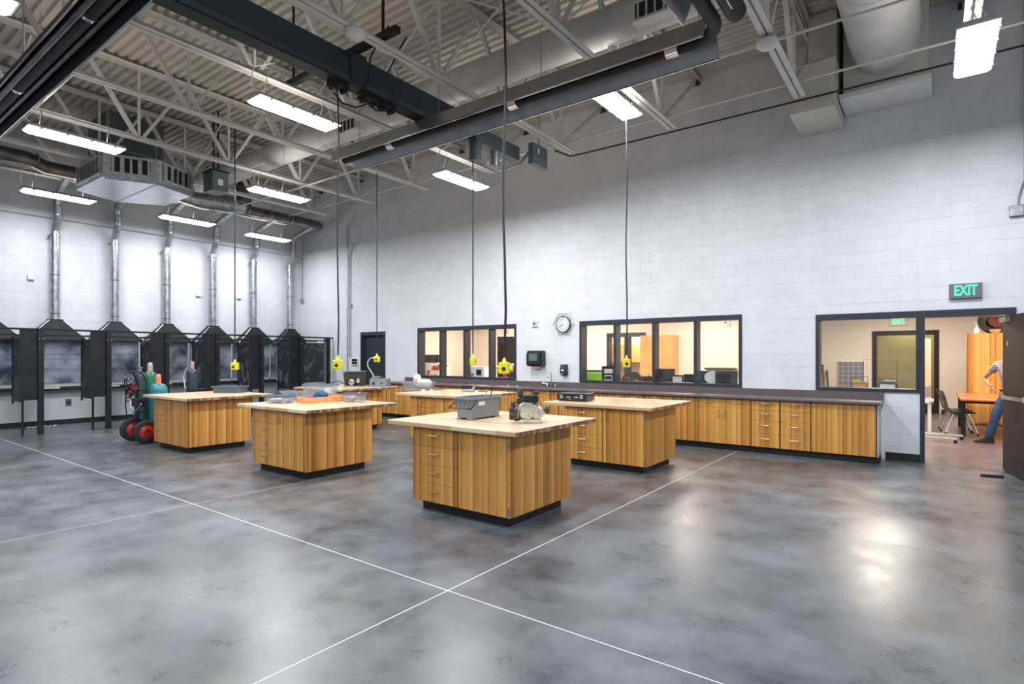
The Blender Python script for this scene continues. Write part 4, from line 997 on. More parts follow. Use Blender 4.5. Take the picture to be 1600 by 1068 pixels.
# ------------------------------------------------------------------ things on the islands
T = .9005
def tote(label, loc, rz, L_, W_, H_, body, rim=None, name='storage_tote', wall=.004, handle=False, lab=False, flare=.025, feet=False, group=None, cat='tub', lid=False):
    r = thing(name, label, cat, loc, rz, group)
    z0 = .018 if feet else 0
    def rc(l, w_, z, R=.03):
        pts = []
        for cx_, cy_, s0 in ((l/2-R, -w_/2+R, -PI/2), (l/2-R, w_/2-R, 0), (-l/2+R, w_/2-R, PI/2), (-l/2+R, -w_/2+R, PI)):
            for j in range(4): pts.append((cx_+R*math.cos(s0+j*PI/6), cy_+R*math.sin(s0+j*PI/6), z))
        return pts
    f = 2*flare
    MB().loft([rc(L_-f, W_-f, z0), rc(L_, W_, H_), rc(L_-2*wall, W_-2*wall, H_), rc(L_-f-2*wall, W_-f-2*wall, z0+wall)]).build('tub_body', body, r)
    q = MB().loft([rc(L_+.002, W_+.002, H_-.022), rc(L_+.03, W_+.03, H_-.02), rc(L_+.03, W_+.03, H_+.004), rc(L_-.002, W_-.002, H_+.004), rc(L_-.002, W_-.002, H_-.022)], False); q.build('rim', rim or body, r)
    if feet:
        q = MB()
        for a in (-1, 1):
            for b in (-1, 1): q.bev(a*(L_/2-.05)-.045, b*(W_/2-.05)-.03, 0, a*(L_/2-.05)+.045, b*(W_/2-.05)+.03, .018, .003)
        q.build('foot', body, r)
    if handle:
        MB().tube([(-L_/2+.06, -W_/2-.018, H_-.03), (-L_/2-.06, -W_/2-.03, H_-.11), (-L_/2-.06, W_/2+.03, H_-.11), (-L_/2+.06, W_/2+.018, H_-.03)], .008, 8).build('handle', 'black_plastic', r)
        q = MB()
        for k in range(4): q.box(-L_/2-.0+.004, -W_/2+.05+k*.06, H_-.09, -L_/2+.012-.02, -W_/2+.058+k*.06, H_-.02)
        q.build('rib', body, r)
    if lab: B(-L_/2+.10, -W_/2-.006, H_-.085, -L_/2+.20, -W_/2+.002, H_-.045).build('paper_label', 'label_white', r)
    return r
gt = tote('grey plastic tote with a black swing handle and small white label on the nearest island', (-4.03, 4.77, T), math.radians(90), .50, .25, .235, 'bin_grey', handle=True, lab=True, feet=True, flare=.012)
def inbox(name, m, label, cat, loc, mk):
    r = thing(name, label, cat, loc); mk(r); return r
o = MB().tube([(-4.0, 4.86, T+.025), (-3.96, 4.93, T+.33)], .006, 6); tag(o.build('steel_rod', 'black_metal'), 'thin dark rod leaning in the grey tote', 'rod')
o = MB().tube([(-4.06, 4.75, T+.025), (-4.0, 4.90, T+.31)], .006, 6); tag(o.build('steel_rod', 'pine'), 'pale wooden stick leaning in the grey tote', 'stick')
# engine
en = thing('small_engine', 'small pale aluminium engine with black tank standing on the nearest island', 'engine', (-3.32, 4.74, T), math.radians(37))
MB().loft([[(-.10,-.09,0),(.11,-.09,0),(.11,.09,0),(-.10,.09,0)],[(-.11,-.10,.012),(.12,-.10,.012),(.12,.10,.012),(-.11,.10,.012)],[(-.11,-.10,.03),(.12,-.10,.03),(.12,.10,.03),(-.11,.10,.03)],[(-.09,-.07,.04),(.10,-.07,.04),(.10,.07,.04),(-.09,.07,.04)]]).build('base_casting', 'cast_alu', en)
MB().lathe([(.04, -.105), (.075, -.10), (.092, -.085), (.095, 0), (.095, .06), (.085, .075), (.05, .08)], (-.03, 0, .125), 18, 'y').build('crankcase', 'cast_alu', en)
q = MB().lathe([(.055, -.10), (.066, -.09), (.066, .07), (.05, .08)], (.075, 0, .105), 16, 'y').lathe([(.035, -.115), (.04, -.10), (.02, -.10)], (.075, 0, .15), 14, 'y'); q.build('gear_case', 'cast_alu', en)
q = MB()
for a in range(8): q.lathe([(.006, -.115), (.006, -.10)], (-.03+.08*math.cos(a*PI/4), 0, .125+.08*math.sin(a*PI/4)), 6, 'y')
for a in range(5): q.lathe([(.006, -.105), (.006, -.085)], (.075+.052*math.cos(a*1.256), 0, .105+.052*math.sin(a*1.256)), 6, 'y')
q.build('bolt', 'steel', en)
MB().cyl((.13, -.02, .13), (.165, -.02, .13), .016, 10).lathe([(.036, 0), (.042, .006), (.042, .034), (.036, .04), (.010, .042)], (.160, -.02, .13), 18, 'x').build('pulley', 'engine_brown', en)
q = MB(); q.bev(-.07, -.07, .20, .09, .07, .285, .02); q.build('fuel_tank', 'engine_dark', en)
q = MB()
for k in range(5): q.box(-.06, -.075, .215+k*.014, .085, .075, .219+k*.014)
q.build('cooling_fin', 'engine_dark', en)
MB().lathe([(.012, .285), (.030, .29), (.034, .305), (.030, .318), (.012, .322)], (.065, 0, 0), 14).build('fuel_cap', 'engine_brown', en)
MB().lathe([(.020, .26), (.030, .27), (.032, .33), (.024, .345), (.010, .35)], (-.095, -.01, 0), 14).build('air_intake', 'engine_dark', en)
q = MB(); q.bev(-.13, -.04, .19, -.05, .04, .262, .012); q.build('carburettor', 'engine_dark', en)
q = MB().lathe([(.08, -.03), (.085, -.02), (.085, .02), (.06, .035)], (-.13, .0, .10), 18, 'x'); q.build('flywheel', 'engine_brown', en)
MB().lathe([(.03, -.02), (.042, -.015), (.042, .035), (.02, .045)], (-.19, -.02, .07), 14, 'x').build('starter_motor', 'engine_dark', en)
q = MB().bev(-.21, -.045, .10, -.15, .05, .165, .008).lathe([(.018, .165), (.02, .195), (.01, .21)], (-.18, 0, 0), 10); q.build('coil_pack', 'engine_brown', en)
q = MB().tube(arc((-.05, -.09, .12), .12, 2.7, .6, 10, lambda a, b: (a, 0, b)), .006, 6).tube([(.03, -.08, .21), (.07, -.09, .19), (.08, -.10, .15)], .005, 6).tube([(-.12, -.05, .24), (-.16, -.06, .20), (-.17, -.04, .15)], .005, 6)
q.build('fuel_line', 'rubber', en)
MB().tube([(-.12, -.08, .05), (-.12, -.095, .15), (-.06, -.10, .21), (.03, -.10, .20)], .006, 6).build('bracket', 'steel', en)
# black case
bc = thing('stereo_case', 'low black metal case with two round dials on the island behind', 'case', (-4.40, 7.52, T), math.radians(10))
MB().bev(-.24, -.19, .012, .24, .17, .115, .004).build('case_body', 'black_plastic', bc)
q = MB()
for x in (-.165, .155): q.lathe([(.030, 0), (.030, .008), (.022, .010), (.020, .006), (.006, .006), (.006, .012)], (x, -.19, .072), 16, 'y')
q.build('dial', 'chrome', bc)
q = MB(); q.box(-.08, -.193, .058, -.02, -.1905, .066); q.box(.04, -.193, .058, .10, -.1905, .066); q.box(-.04, -.193, .03, -.02, -.1905, .036); q.build('slot', 'label_white', bc)
q = MB()
for a in (-1, 1):
    for b in (-.15, .13): q.lathe([(.014, 0), (.014, .012)], (a*.2, b, 0), 8)
q.build('foot', 'rubber', bc)
# clear tubs and tray on the second island
def crumple(name, m, label, cat, loc, r_, h_, seed, kids=True):
    rng = random.Random(seed); q = MB(); n = 12; rings = []
    for k in range(6):
        t = k/5; rr_ = r_*math.sin(PI*(.12+.80*t))
        rings.append([(rr_*(1+rng.uniform(-.25, .25))*math.cos(2*PI*j/n)*1.35, rr_*(1+rng.uniform(-.25, .25))*math.sin(2*PI*j/n), h_*(t+rng.uniform(-.05, .05)) if 0 < k else 0) for j in range(n)])
    q.loft(rings, True, True); o = q.build(name, m, None, loc); return tag(o, label, cat)
tg = 'clear plastic tubs on the islands'
tote('shallow clear tub of rags at the left of the tray on the second island', (-7.61, 4.55, T), math.radians(33), .34, .24, .105, 'clear_plastic', rim='bin_blue', flare=.015, name='clear_tub', group=tg)
crumple('rag', 'grey_rag', 'crumpled grey rags inside the shallow clear tub', 'rag', (-7.65, 4.53, T+.006), .082, .088, 1)
crumple('rag', 'purple_rag', 'crumpled lilac rag inside the shallow clear tub', 'rag', (-7.52, 4.62, T+.006), .05, .06, 2)
tote('taller clear tub standing behind the shallow one, nearly empty', (-7.80, 4.88, T), math.radians(10), .32, .24, .15, 'clear_plastic', flare=.015, name='clear_tub', group=tg)
tote('large clear tub behind the wooden tray', (-7.72, 5.30, T), math.radians(33), .46, .30, .235, 'clear_plastic', rim='bin_grey', flare=.02, name='clear_tub', group=tg)
crumple('rag', 'grey_rag', 'white bundled rag inside the large clear tub', 'rag', (-7.62, 5.36, T+.006), .08, .17, 5)
wt = thing('wooden_tray', 'low open pine tray with blue cloths on the second island', 'tray', (-7.12, 4.98, T), math.radians(33)); wt.location = (-7.30, 5.05, T); wt.rotation_euler = (0, 0, math.radians(90))
q = MB(); q.box(-.33, -.15, 0, .33, .15, .012); q.build('tray_floor', 'pine', wt)
for n_, bx in (('long_side', (-.33, -.162, 0, .33, -.1505, .082)), ('long_side', (-.33, .1505, 0, .33, .162, .082)), ('short_side', (-.342, -.162, 0, -.3305, .162, .082)), ('short_side', (.3305, -.162, 0, .352, .162, .084))):
    MB().bev(*bx, .002).build(n_, 'pine' if bx[0] < .33 else 'orange_wood', wt)
crumple('cloth', 'blue_cloth', 'dark blue cloth heaped in the wooden tray', 'cloth', (-7.30, 5.02, T+.013), .10, .15, 8)
crumple('cloth', 'blue_cloth', 'dark blue cloth lying low at the left end of the wooden tray', 'cloth', (-7.30, 4.80, T+.013), .07, .075, 9)
tote('clear tub with tools at the right of the wooden tray', (-6.88, 5.30, T), math.radians(33), .30, .24, .13, 'clear_plastic', rim='bin_blue', flare=.018, name='clear_tub', group=tg)
crumple('rag', 'purple_rag', 'grey purple rags in the clear tub with the stick', 'rag', (-6.93, 5.29, T+.006), .06, .09, 12)
o = MB().tube([(-6.90, 5.22, T+.02), (-6.80, 5.34, T+.15)], .012, 6); tag(o.build('wooden_stick', 'pine'), 'wooden stick leaning in the clear tub right of the tray', 'stick')
tote('long dark blue grey tub at the back of the left island', (-10.55, 5.30, T), math.radians(33), .52, .36, .12, 'bin_blue', flare=.02, name='storage_tote', group=None)
o = MB().lathe([(.05, -.14), (.055, -.13), (.055, .13), (.05, .14)], (0, 0, 0), 14, 'x').build('blue_roll', 'blue_cloth', None, (-10.52, 5.30, T+.085), (0, 0, .6)); tag(o, 'blue cloth roll lying in the long dark tub', 'roll')
# far left island : engine stand, battery charger box
es = thing('engine_stand', 'dark sheet metal parts machine with tilted hood on the farthest island', 'machine', (-10.45, 8.05, T), math.radians(30))
MB().prism([(-.02, .02), (-.12, .30), (.17, .32), (.17, .0), (.02, 0)], -.22, .20, 'x').build('hood', 'engine_dark', es)
MB().bev(-.26, -.16, .32, .22, .18, .345, .006).build('hood_lid', 'panel_grey', es)
MB().lathe([(.05, -.04), (.07, -.03), (.07, .03), (.04, .04)], (-.02, -.10, .10), 16, 'y').build('flywheel', 'steel', es)
MB().lathe([(.03, -.03), (.045, -.02), (.045, .02), (.02, .03)], (.12, -.08, .13), 14, 'y').build('pulley', 'chrome', es)
B(-.18, -.18, 0, .20, .16, .018).build('base_plate', 'steel', es)
MB().tube([(-.15, -.10, .03), (-.30, -.13, .12), (-.44, -.10, .10), (-.52, -.12, .03)], .012, 6).build('power_cord', 'cable', es)
MB().tube([(-.26, -.1, .33), (-.40, -.12, .355)], .008, 6).build('hood_handle', 'steel', es)
bx_ = thing('toolbox', 'grey metal box with knobs beside the dark machine on the farthest island', 'box', (-10.02, 8.42, T), math.radians(30))
MB().bev(-.20, -.14, 0, .20, .14, .17, .006).build('box_body', 'bin_grey', bx_); MB().bev(-.17, -.08, .1705, -.02, .06, .225, .006).build('top_module', 'bin_grey', bx_)
q = MB(); q.lathe([(.03, 0), (.026, .02), (.01, .022)], (-.10, -.14, .07), 14, 'y').lathe([(.018, 0), (.016, .016)], (.08, -.14, .08), 12, 'y'); q.build('knob', 'black_plastic', bx_)
# back middle island
tote('white translucent tub on the back middle island', (-8.35, 8.02, T), math.radians(33), .60, .40, .16, 'clear_plastic', flare=.02, name='clear_tub', group=tg)
ph = thing('plush_dog', 'pale pink stuffed toy lying in the white tub', 'toy', (-8.30, 8.10, T+.10), math.radians(25))
MB().lathe([(.02, -.20), (.085, -.13), (.10, 0), (.09, .12), (.03, .18)], (0, 0, .02), 16, 'x').build('toy_body', 'cow_white', ph)
MB().lathe([(.02, .02), (.075, .05), (.085, .12), (.065, .19), (.01, .22)], (-.14, 0, .0), 16).build('toy_head', 'cow_white', ph)
for s_ in (-1, 1): MB().lathe([(.005, -.02), (.03, 0), (.03, .06), (.008, .08)], (-.14, s_*.08, .06), 10).build('toy_ear', 'pink_paper', ph)
bm_ = thing('camera_rig', 'black and silver small device on the back middle island, red tray beside it', 'device', (-7.15, 8.13, T), math.radians(30))
MB().bev(-.10, -.07, .05, .10, .07, .13, .01).build('device_body', 'black_plastic', bm_); MB().bev(-.09, -.08, 0, .13, .08, .045, .005).build('device_base', 'alu', bm_); B(.105, -.05, .05, .155, .05, .13).build('grip', 'chrome', bm_)
rt = tag(MB().bev(-.09, -.05, 0, .09, .05, .018, .004).build('parts_tray', 'red_plastic', None, (-6.90, 8.30, T), (0, 0, .5)), 'flat red tray right of the black device on the back middle island', 'tray')
for i, (x, y, lb) in enumerate([(-7.62, 7.42, 'leftmost of three small white jars on the back middle island'), (-7.45, 7.47, 'middle of three small white jars on the back middle island'), (-7.30, 7.52, 'rightmost of three small white jars, silver lid, on the back middle island')]):
    r = thing('jar', lb, 'jar', (x, y, T), 0, 'white jars on the back middle island')
    MB().lathe([(.030, 0), (.034, .004), (.034, .045), (.028, .05)], (0,0,0), 14).build('jar_body', 'white_plastic', r); MB().lathe([(.032, .0505), (.032, .06), (.01, .062)], (0,0,0), 14).build('lid', 'chrome' if i == 2 else 'paper', r)

# ------------------------------------------------------------------ gas cylinders and cart
def cyl_bottle(label, loc, r_, h_, m, cap, capm, name='gas_cylinder', neck=.04, valve=False):
    g_ = thing(name, label, 'gas cylinder', loc)
    MB().lathe([(r_*.9, 0), (r_, .02), (r_, h_-r_*.9), (r_*.93, h_-r_*.5), (r_*.72, h_-r_*.2), (neck, h_)], (0,0,0), 22).build('cylinder_body', m, g_)
    if cap: MB().lathe([(cap, h_-.02), (cap, h_+.10), (cap*.9, h_+.145), (cap*.5, h_+.165), (.005, h_+.168)], (0,0,0), 16).build('valve_cap', capm, g_)
    else: MB().lathe([(.018, h_), (.018, h_+.07), (.035, h_+.075), (.035, h_+.10), (.01, h_+.105)], (0,0,0), 12).build('valve', 'steel', g_)
    return g_
cart = thing('cylinder_cart', 'black cylinder hand cart with large red wheels behind the left island', 'cart', (-11.68, 4.42, 0), math.radians(0))
B(-.33, -.15, .09, .36, .20, .105).build('toe_plate', 'black_metal', cart)
q = MB()
for s_ in (-1, 1): q.tube([(s_*.22, -.16, .10), (s_*.22, -.18, 1.12), (s_*.20, -.26, 1.28), (s_*.14, -.36, 1.30)], .016, 8)
q.tube([(-.22, -.17, .55), (.22, -.17, .55)], .014, 6); q.tube([(-.22, -.175, .95), (.22, -.175, .95)], .014, 6); q.build('cart_frame', 'black_metal', cart)
for s_ in (-1, 1):
    wl = MB().lathe([(.19, -.045), (.212, -.03), (.212, .03), (.19, .045), (.127, .04), (.127, -.04)], (s_*.30, -.22, .212), 28, 'x').build('wheel', 'rubber', cart)
    MB().lathe([(.125, -.036), (.105, -.042), (.06, -.062), (.05, -.064), (.05, .064), (.06, .062), (.105, .042), (.125, .036)], (s_*.30, -.22, .212), 24, 'x').build('wheel_hub', 'red_paint', wl)
MB().cyl((-.33, -.22, .212), (.33, -.22, .212), .014, 8).build('axle', 'steel', cart)
q = MB(); rng = random.Random(4)
for k in range(7):
    P = [(-.25+rng.uniform(-.1, .1), -.27+rng.uniform(-.05, .03), .82+.05*k)]
    for j in range(7): P.append((-.25+.17*math.cos(j*.9+k)+rng.uniform(-.03, .03), -.28+rng.uniform(-.05, .05), .86+.035*k+.12*math.sin(j*.9+k)))
    q.tube(P, .009, 5)
q.build('torch_hose', 'cable', cart)
q = MB()
for k in range(4):
    P = [(-.20+.13*math.cos(j*.8+k*1.3), -.30+.02*k, .98+.10*math.sin(j*.8+k*1.3)) for j in range(6)]; q.tube(P, .009, 5)
q.build('torch_hose', 'red_paint', cart)
MB().tube([(-.36, -.30, 1.15), (-.42, -.30, .9), (-.42, -.30, .62), (-.36, -.28, .35)], .011, 6).build('torch_hose', 'cable', cart)
MB().tube([(-.18, -.30, .8), (-.12, -.32, .62), (.0, -.33, .56), (.14, -.31, .60), (.24, -.28, .72)], .014, 6).build('grey_hose', 'alu', cart)
q = MB().tube([(-.30, -.30, 1.05), (-.42, -.32, 1.18), (-.50, -.33, 1.22)], .014, 8).lathe([(.02, 0), (.035, .005), (.035, .03), (.02, .035)], (-.22, -.30, 1.14), 12, 'y').lathe([(.02, 0), (.035, .005), (.035, .03), (.02, .035)], (-.14, -.30, 1.10), 12, 'y')
q.build('regulator', 'chrome', cart)
B(-.20, -.30, .66, .16, -.185, .80).build('tool_box', 'black_metal', cart)
cyl_bottle('tall green gas cylinder with grey cap standing on the cart', (-11.86, 4.44, .1055), .115, 1.187, 'cyl_green', .046, 'cap_grey')
cyl_bottle('short wide teal gas cylinder with orange cap on the cart', (-11.49, 4.44, .1055), .150, .976, 'cyl_teal', .045, 'cap_orange')
cyl_bottle('dark green gas cylinder with bare valve standing against the booths', (-13.12, 4.74, 0), .115, 1.25, 'cyl_dark', None, None)
fc = cyl_bottle('dark green gas cylinder with brown cap and white hose, before the fourth booth', (-12.92, 5.66, .30), .11, 1.00, 'cyl_dark', .042, 'cap_grey')
MB().tube([(.0, -.12, 1.02), (-.10, -.13, .85), (-.02, -.15, .68), (.02, -.14, .55), (-.08, -.14, .42)], .010, 6).build('hose', 'white_plastic', fc)
wc = thing('welder_cart', 'low black welder cabinet on wheels carrying the lone gas cylinder', 'cart', (-12.87, 5.62, 0))
B(-.32, -.22, .08, .36, .24, .2995).build('cabinet_body', 'black_metal', wc); q = MB()
for a in (-1, 1):
    for b in (-1, 1): q.lathe([(.04, -.015), (.04, .015)], (a*.26, b*.19, .04), 12, 'x')
q.build('caster', 'rubber', wc); MB().tube([(.34, -.2, .30), (.34, -.2, .85), (.34, .2, .85), (.34, .2, .30)], .012, 6).build('cart_handle', 'black_metal', wc)
B(.12, -.18, .86, .34, .18, .88).build('cart_tray', 'black_metal', wc)

# ------------------------------------------------------------------ office things (sills and desks)
sillz = 1.032
def on_wall_desk(name, label, x0, x1, y0=WY+.21, y1=WY+.95, z=1.03):
    r = thing(name, label, 'counter', ((x0+x1)/2, y0, 0)); h = (x1-x0)/2
    B(-h, 0, z-.04, h, y1-y0, z).build('worktop', 'beige', r); B(-h+.05, .05, 0, h-.05, y1-y0-.03, z-.0405).build('cabinet_body', 'orange_wood', r); return r
on_wall_desk('office_counter', 'tall office counter behind the first window, carrying the cow models', -11.6, -7.5)
on_wall_desk('office_counter', 'tall office counter behind the second window, carrying screens and plaques', -6.05, -2.62)
DZ = 1.0305
def cow(label, loc, rz, s=1):
    r = thing('cow_model', label, 'model', loc, rz)
    me = bpy.data.meshes.new('cow_body'); 
    V = [(-.30,0,.34),(-.15,0,.35),(.05,0,.34),(.22,0,.36),(.34,0,.44),(.42,0,.46),(.52,0,.40),
         (-.27,.07,.24),(-.29,.07,.13),(-.27,.07,.01),(-.27,-.07,.24),(-.29,-.07,.13),(-.27,-.07,.01),
         (.18,.07,.22),(.18,.07,.11),(.17,.07,.01),(.18,-.07,.22),(.18,-.07,.11),(.17,-.07,.01),(-.37,0,.36),(-.42,0,.20)]
    E_ = [(0,1),(1,2),(2,3),(3,4),(4,5),(5,6),(0,7),(7,8),(8,9),(0,10),(10,11),(11,12),(3,13),(13,14),(14,15),(3,16),(16,17),(17,18),(0,19),(19,20)]
    rad = [.125,.13,.135,.12,.075,.07,.045,.06,.03,.026,.06,.03,.026,.055,.028,.025,.055,.028,.025,.02,.012]
    me.from_pydata([(x*s, y*s, z*s) for x, y, z in V], E_, []); 
    o = bpy.data.objects.new('cow_body', me); C.objects.link(o); o.parent = r
    md = o.modifiers.new('Skin', 'SKIN'); md.use_smooth_shade = True
    for i, rr_ in enumerate(rad): me.skin_vertices[0].data[i].radius = (rr_*s*.85, rr_*s)
    me.skin_vertices[0].data[1].use_root = True
    o.modifiers.new('Sub', 'SUBSURF').levels = 1; o.modifiers['Sub'].render_levels = 2
    me.materials.append(MATS['cow_hide'])
    q = MB()
    for s_ in (-1, 1): q.tube([(.40*s, s_*.05*s, .50*s), (.38*s, s_*.12*s, .52*s)], .02*s, 6); q.tube([(.43*s, s_*.04*s, .51*s), (.45*s, s_*.07*s, .58*s)], .010*s, 6)
    q.build('ears_and_horns', 'cow_white', r)
    for s_ in (-1, 1):
        MB().lathe([(.004, -.006), (.085, -.003), (.095, 0), (.085, .003), (.004, .006)], (-.20*s, s_*.108*s, .35*s), 14, 'y').build('hide_patch', 'cow_white', r)
    return r
cow('red and white cow model behind the left pane of the first window', (-10.75, 10.92, DZ), math.radians(20), .72)
cow('red cow model behind the right pane of the first window', (-8.10, 10.90, DZ), math.radians(20), .8)
fcab = thing('filing_cabinet', 'tall pale filing cabinet in the office carrying a dark printer, behind the left cow', 'cabinet', (-11.42, 11.65, 0))
B(-.30, -.25, 0, .30, .25, 1.40).build('cabinet_body', 'beige', fcab)
for k in range(4): MB().bev(-.28, -.268, .04+k*.34, .28, -.2505, .36+k*.34, .003).build('drawer', 'beige', fcab)
mo_ = thing('printer', 'dark printer on the office filing cabinet above the left cow model', 'printer', (-11.42, 11.62, 1.4005))
MB().bev(-.26, -.2, 0, .26, .2, .22, .02).build('printer_body', 'black_plastic', mo_); B(-.2, -.215, .05, .2, -.2005, .09).build('paper_slot', 'screen', mo_)
for i, (x, w_, lb) in enumerate([(-9.55, .28, 'low dark office tray with papers behind the second pane'),]):
    r = thing('paper_tray', lb, 'tray', (x, 10.85, DZ)); MB().bev(-w_/2, -.12, 0, w_/2, .12, .05, .004).build('tray_body', 'beige', r); B(-w_/2+.02, -.1, .0505, w_/2-.02, .1, .06).build('papers', 'green_paper', r)
mw = thing('microwave', 'white microwave oven behind the third pane of the first window', 'microwave', (-9.22, 10.98, DZ), math.radians(0))
MB().bev(-.26, -.17, .01, .26, .17, .28, .006).build('oven_body', 'white_plastic', mw); q = MB().bev(-.02, -.178, .04, .22, -.1705, .24, .003); q.build('oven_door', 'beige', mw); B(.02, -.181, .07, .18, -.1785, .21).build('door_window', 'screen', mw); B(-.22, -.173, .04, -.06, -.1705, .12).build('control_pad', 'bin_grey', mw)
cr = thing('coat_rack', 'dark open office door seen through the right half of the first window', 'door', (-9.75, 12.35, 0), math.radians(-50)); cr.name = 'office_door'
B(-.0, 0, .01, .045, .95, 2.12).build('door_panel', 'door_brown', cr)
MB().cyl((.045, .1, 1.0), (.10, .1, 1.0), .012).build('door_handle', 'chrome', cr)
wc2 = thing('wardrobe', 'orange wood cupboard seen through the right pane of the first window', 'cupboard', (-8.75, YO-.3, 0)); wc2.location = (-10.25, YO-.26, 0)
MB().bev(-.35, -.20, .02, .55, .25, 2.0, .004).build('cupboard_body', 'orange_wood', wc2)
for s_ in (-1, 1): MB().bev(.10+s_*.22-.21, -.222, .06, .10+s_*.22+.21, -.2005, 1.97, .003).build('door', 'orange_wood', wc2)
# second window
gs = thing('green_card', 'bright green card standing behind the left pane of the second window', 'card', (-5.87, 10.72, DZ), math.radians(20))
B(-.22, 0, 0, .24, .02, .25).build('card_frame', 'screen', gs); B(-.19, -.003, .02, .21, -.0002, .22).build('green_sheet', 'green_paper', gs); B(-.17, -.005, .175, .20, -.0032, .20).build('white_strip', 'paper', gs)
pq = thing('plaque', 'dark standing award plaque beside the first mullion of the second window', 'plaque', (-5.05, 10.72, DZ), math.radians(15)); pq.location = (-5.48, 10.70, DZ)
MB().bev(-.14, 0, 0, .14, .025, .34, .004).build('plaque_board', 'screen', pq); q = MB(); q.box(-.09, -.003, .19, .09, -.0002, .28); q.box(-.08, -.003, .04, .08, -.0002, .15); q.build('engraved_plate', 'beige', pq); B(-.07, -.005, .06, .07, -.0032, .13).build('plate_text', 'screen', pq)
def monitor(label, loc, rz, w_, h_, tilt=0, back=True):
    r = thing('computer_monitor', label, 'monitor', loc, rz)
    M = Matrix.Translation((0, 0, .03)) @ Matrix.Rotation(tilt, 4, 'X')
    MB().box(-w_/2, 0, 0, w_/2, .03, h_, M).build('monitor_case', 'black_plastic', r); MB().box(-w_/2+.015, -.002, .015, w_/2-.015, -.0003, h_-.015, M).build('screen', 'screen', r)
    B(-.10, -.06, 0, .10, .10, .012).build('stand', 'black_plastic', r); MB().box(-.02, .03, .012, .02, .05, .15).build('stand_neck', 'black_plastic', r); return r
monitor('black laptop screen at the left of the third pane of the second window', (-4.26, 10.78, DZ), math.radians(12), .34, .27, -.12)
monitor('grey back of a screen at the right of the third pane', (-3.78, 10.80, DZ), math.radians(8), .24, .17, 0)
monitor('black monitor low behind the second mullion', (-4.72, 11.0, DZ), math.radians(0), .26, .10, 0)
ph_ = thing('desk_phone', 'black desk telephone behind the second pane of the second window', 'phone', (-4.97, 10.74, DZ), .3)
MB().prism([(-.10, 0), (.10, 0), (.10, .08), (-.10, .03)], -.12, .12, 'x').build('phone_base', 'black_plastic', ph_); MB().tube([(-.09, -.07, .07), (-.09, 0, .095), (-.09, .07, .10)], [.024, .016, .024], 8).build('handset', 'black_plastic', ph_)
MB().tube([(0, 0, .06), (.01, .05, .14), (.0, .08, .22)], .02, 8).build('antenna', 'black_plastic', ph_)
ob = thing('desk_lamp', 'dark round topped office chair back behind the second pane', 'chair', (-5.53, 11.9, 0)); ob.name = 'office_chair'
MB().loft([[(-.22, 0, .55), (.22, 0, .55), (.22, .06, .55), (-.22, .06, .55)], [(-.26, .02, .8), (.26, .02, .8), (.26, .09, .8), (-.26, .09, .8)], [(-.24, .06, 1.10), (.24, .06, 1.10), (.24, .11, 1.10), (-.24, .11, 1.10)], [(-.12, .08, 1.22), (.12, .08, 1.22), (.12, .12, 1.22), (-.12, .12, 1.22)]]).build('backrest', 'black_plastic', ob)
MB().bev(-.25, -.42, .44, .25, .03, .52, .02).build('seat', 'black_plastic', ob); MB().cyl((0, -.2, .06), (0, -.2, .44), .03).build('column', 'steel', ob)
q = MB()
for k in range(5): a = k*2*PI/5; q.tube([(0, -.2, .07), (.28*math.cos(a), -.2+.28*math.sin(a), .035)], .022, 6)
q.build('star_base', 'black_plastic', ob)
bp_ = thing('photo_frame', 'small framed photo with pale centre between two screens', 'picture', (-4.02, 10.76, DZ), .1)
MB().bev(-.12, 0, 0, .12, .02, .18, .003).build('frame', 'screen', bp_); B(-.09, -.003, .03, .09, -.0002, .15).build('photo', 'beige', bp_); B(-.04, -.005, .06, .04, -.0032, .11).build('photo_subject', 'paper', bp_)
dc = thing('dial_gauge', 'white half round card on a dark blue board behind the right pane', 'card', (-3.25, 10.72, DZ)); dc.location = (-3.30, 10.70, DZ)
B(-.26, .02, 0, .42, .04, .27).build('dark_board', 'navy', dc); q = MB(); pts = [(.0, 0.02)]+[( -.26*math.sin(k*PI/16)+.02, .15+.13*math.cos(k*PI/16)) for k in range(17)]
q.prism([(x, z) for x, z in [(.02, .02)]+[(.02-.20*math.sin(k*PI/12), .15-.13*math.cos(k*PI/12)) for k in range(13)]], .014, .0195, 'y'); q.build('white_card', 'paper', dc)
B(.06, .012, .03, .30, .0195, .22).build('photo', 'screen', dc)
b3 = thing('shelf_ledge', 'dark ledge shelf on the office wall behind the right pane', 'shelf', (-3.0, YO, 1.30)); B(-.40, -.20, 0, .30, -.0005, .05).build('shelf_board', 'engine_dark', b3); b3.location = (-4.05, YO, 1.25)
st2 = thing('alarm_strobe', 'small alarm strobe on the office wall at the top of the right pane', 'alarm', (-3.98, YO, 2.38)); B(-.07, -.04, -.07, .07, -.0005, .07).build('strobe_body', 'white_plastic', st2); B(-.05, -.043, -.03, .02, -.0405, .03).build('strobe_lens', 'bin_grey', st2)
st3 = thing('alarm_strobe', 'small speaker strobe on the office wall behind the first window', 'alarm', (-11.35, YO, 2.32)); st3.location = (-10.6, YO, 2.34); B(-.07, -.04, -.07, .07, -.0005, .07).build('strobe_body', 'beige', st3); B(-.04, -.043, -.04, .04, -.0405, .03).build('strobe_lens', 'bin_grey', st3)
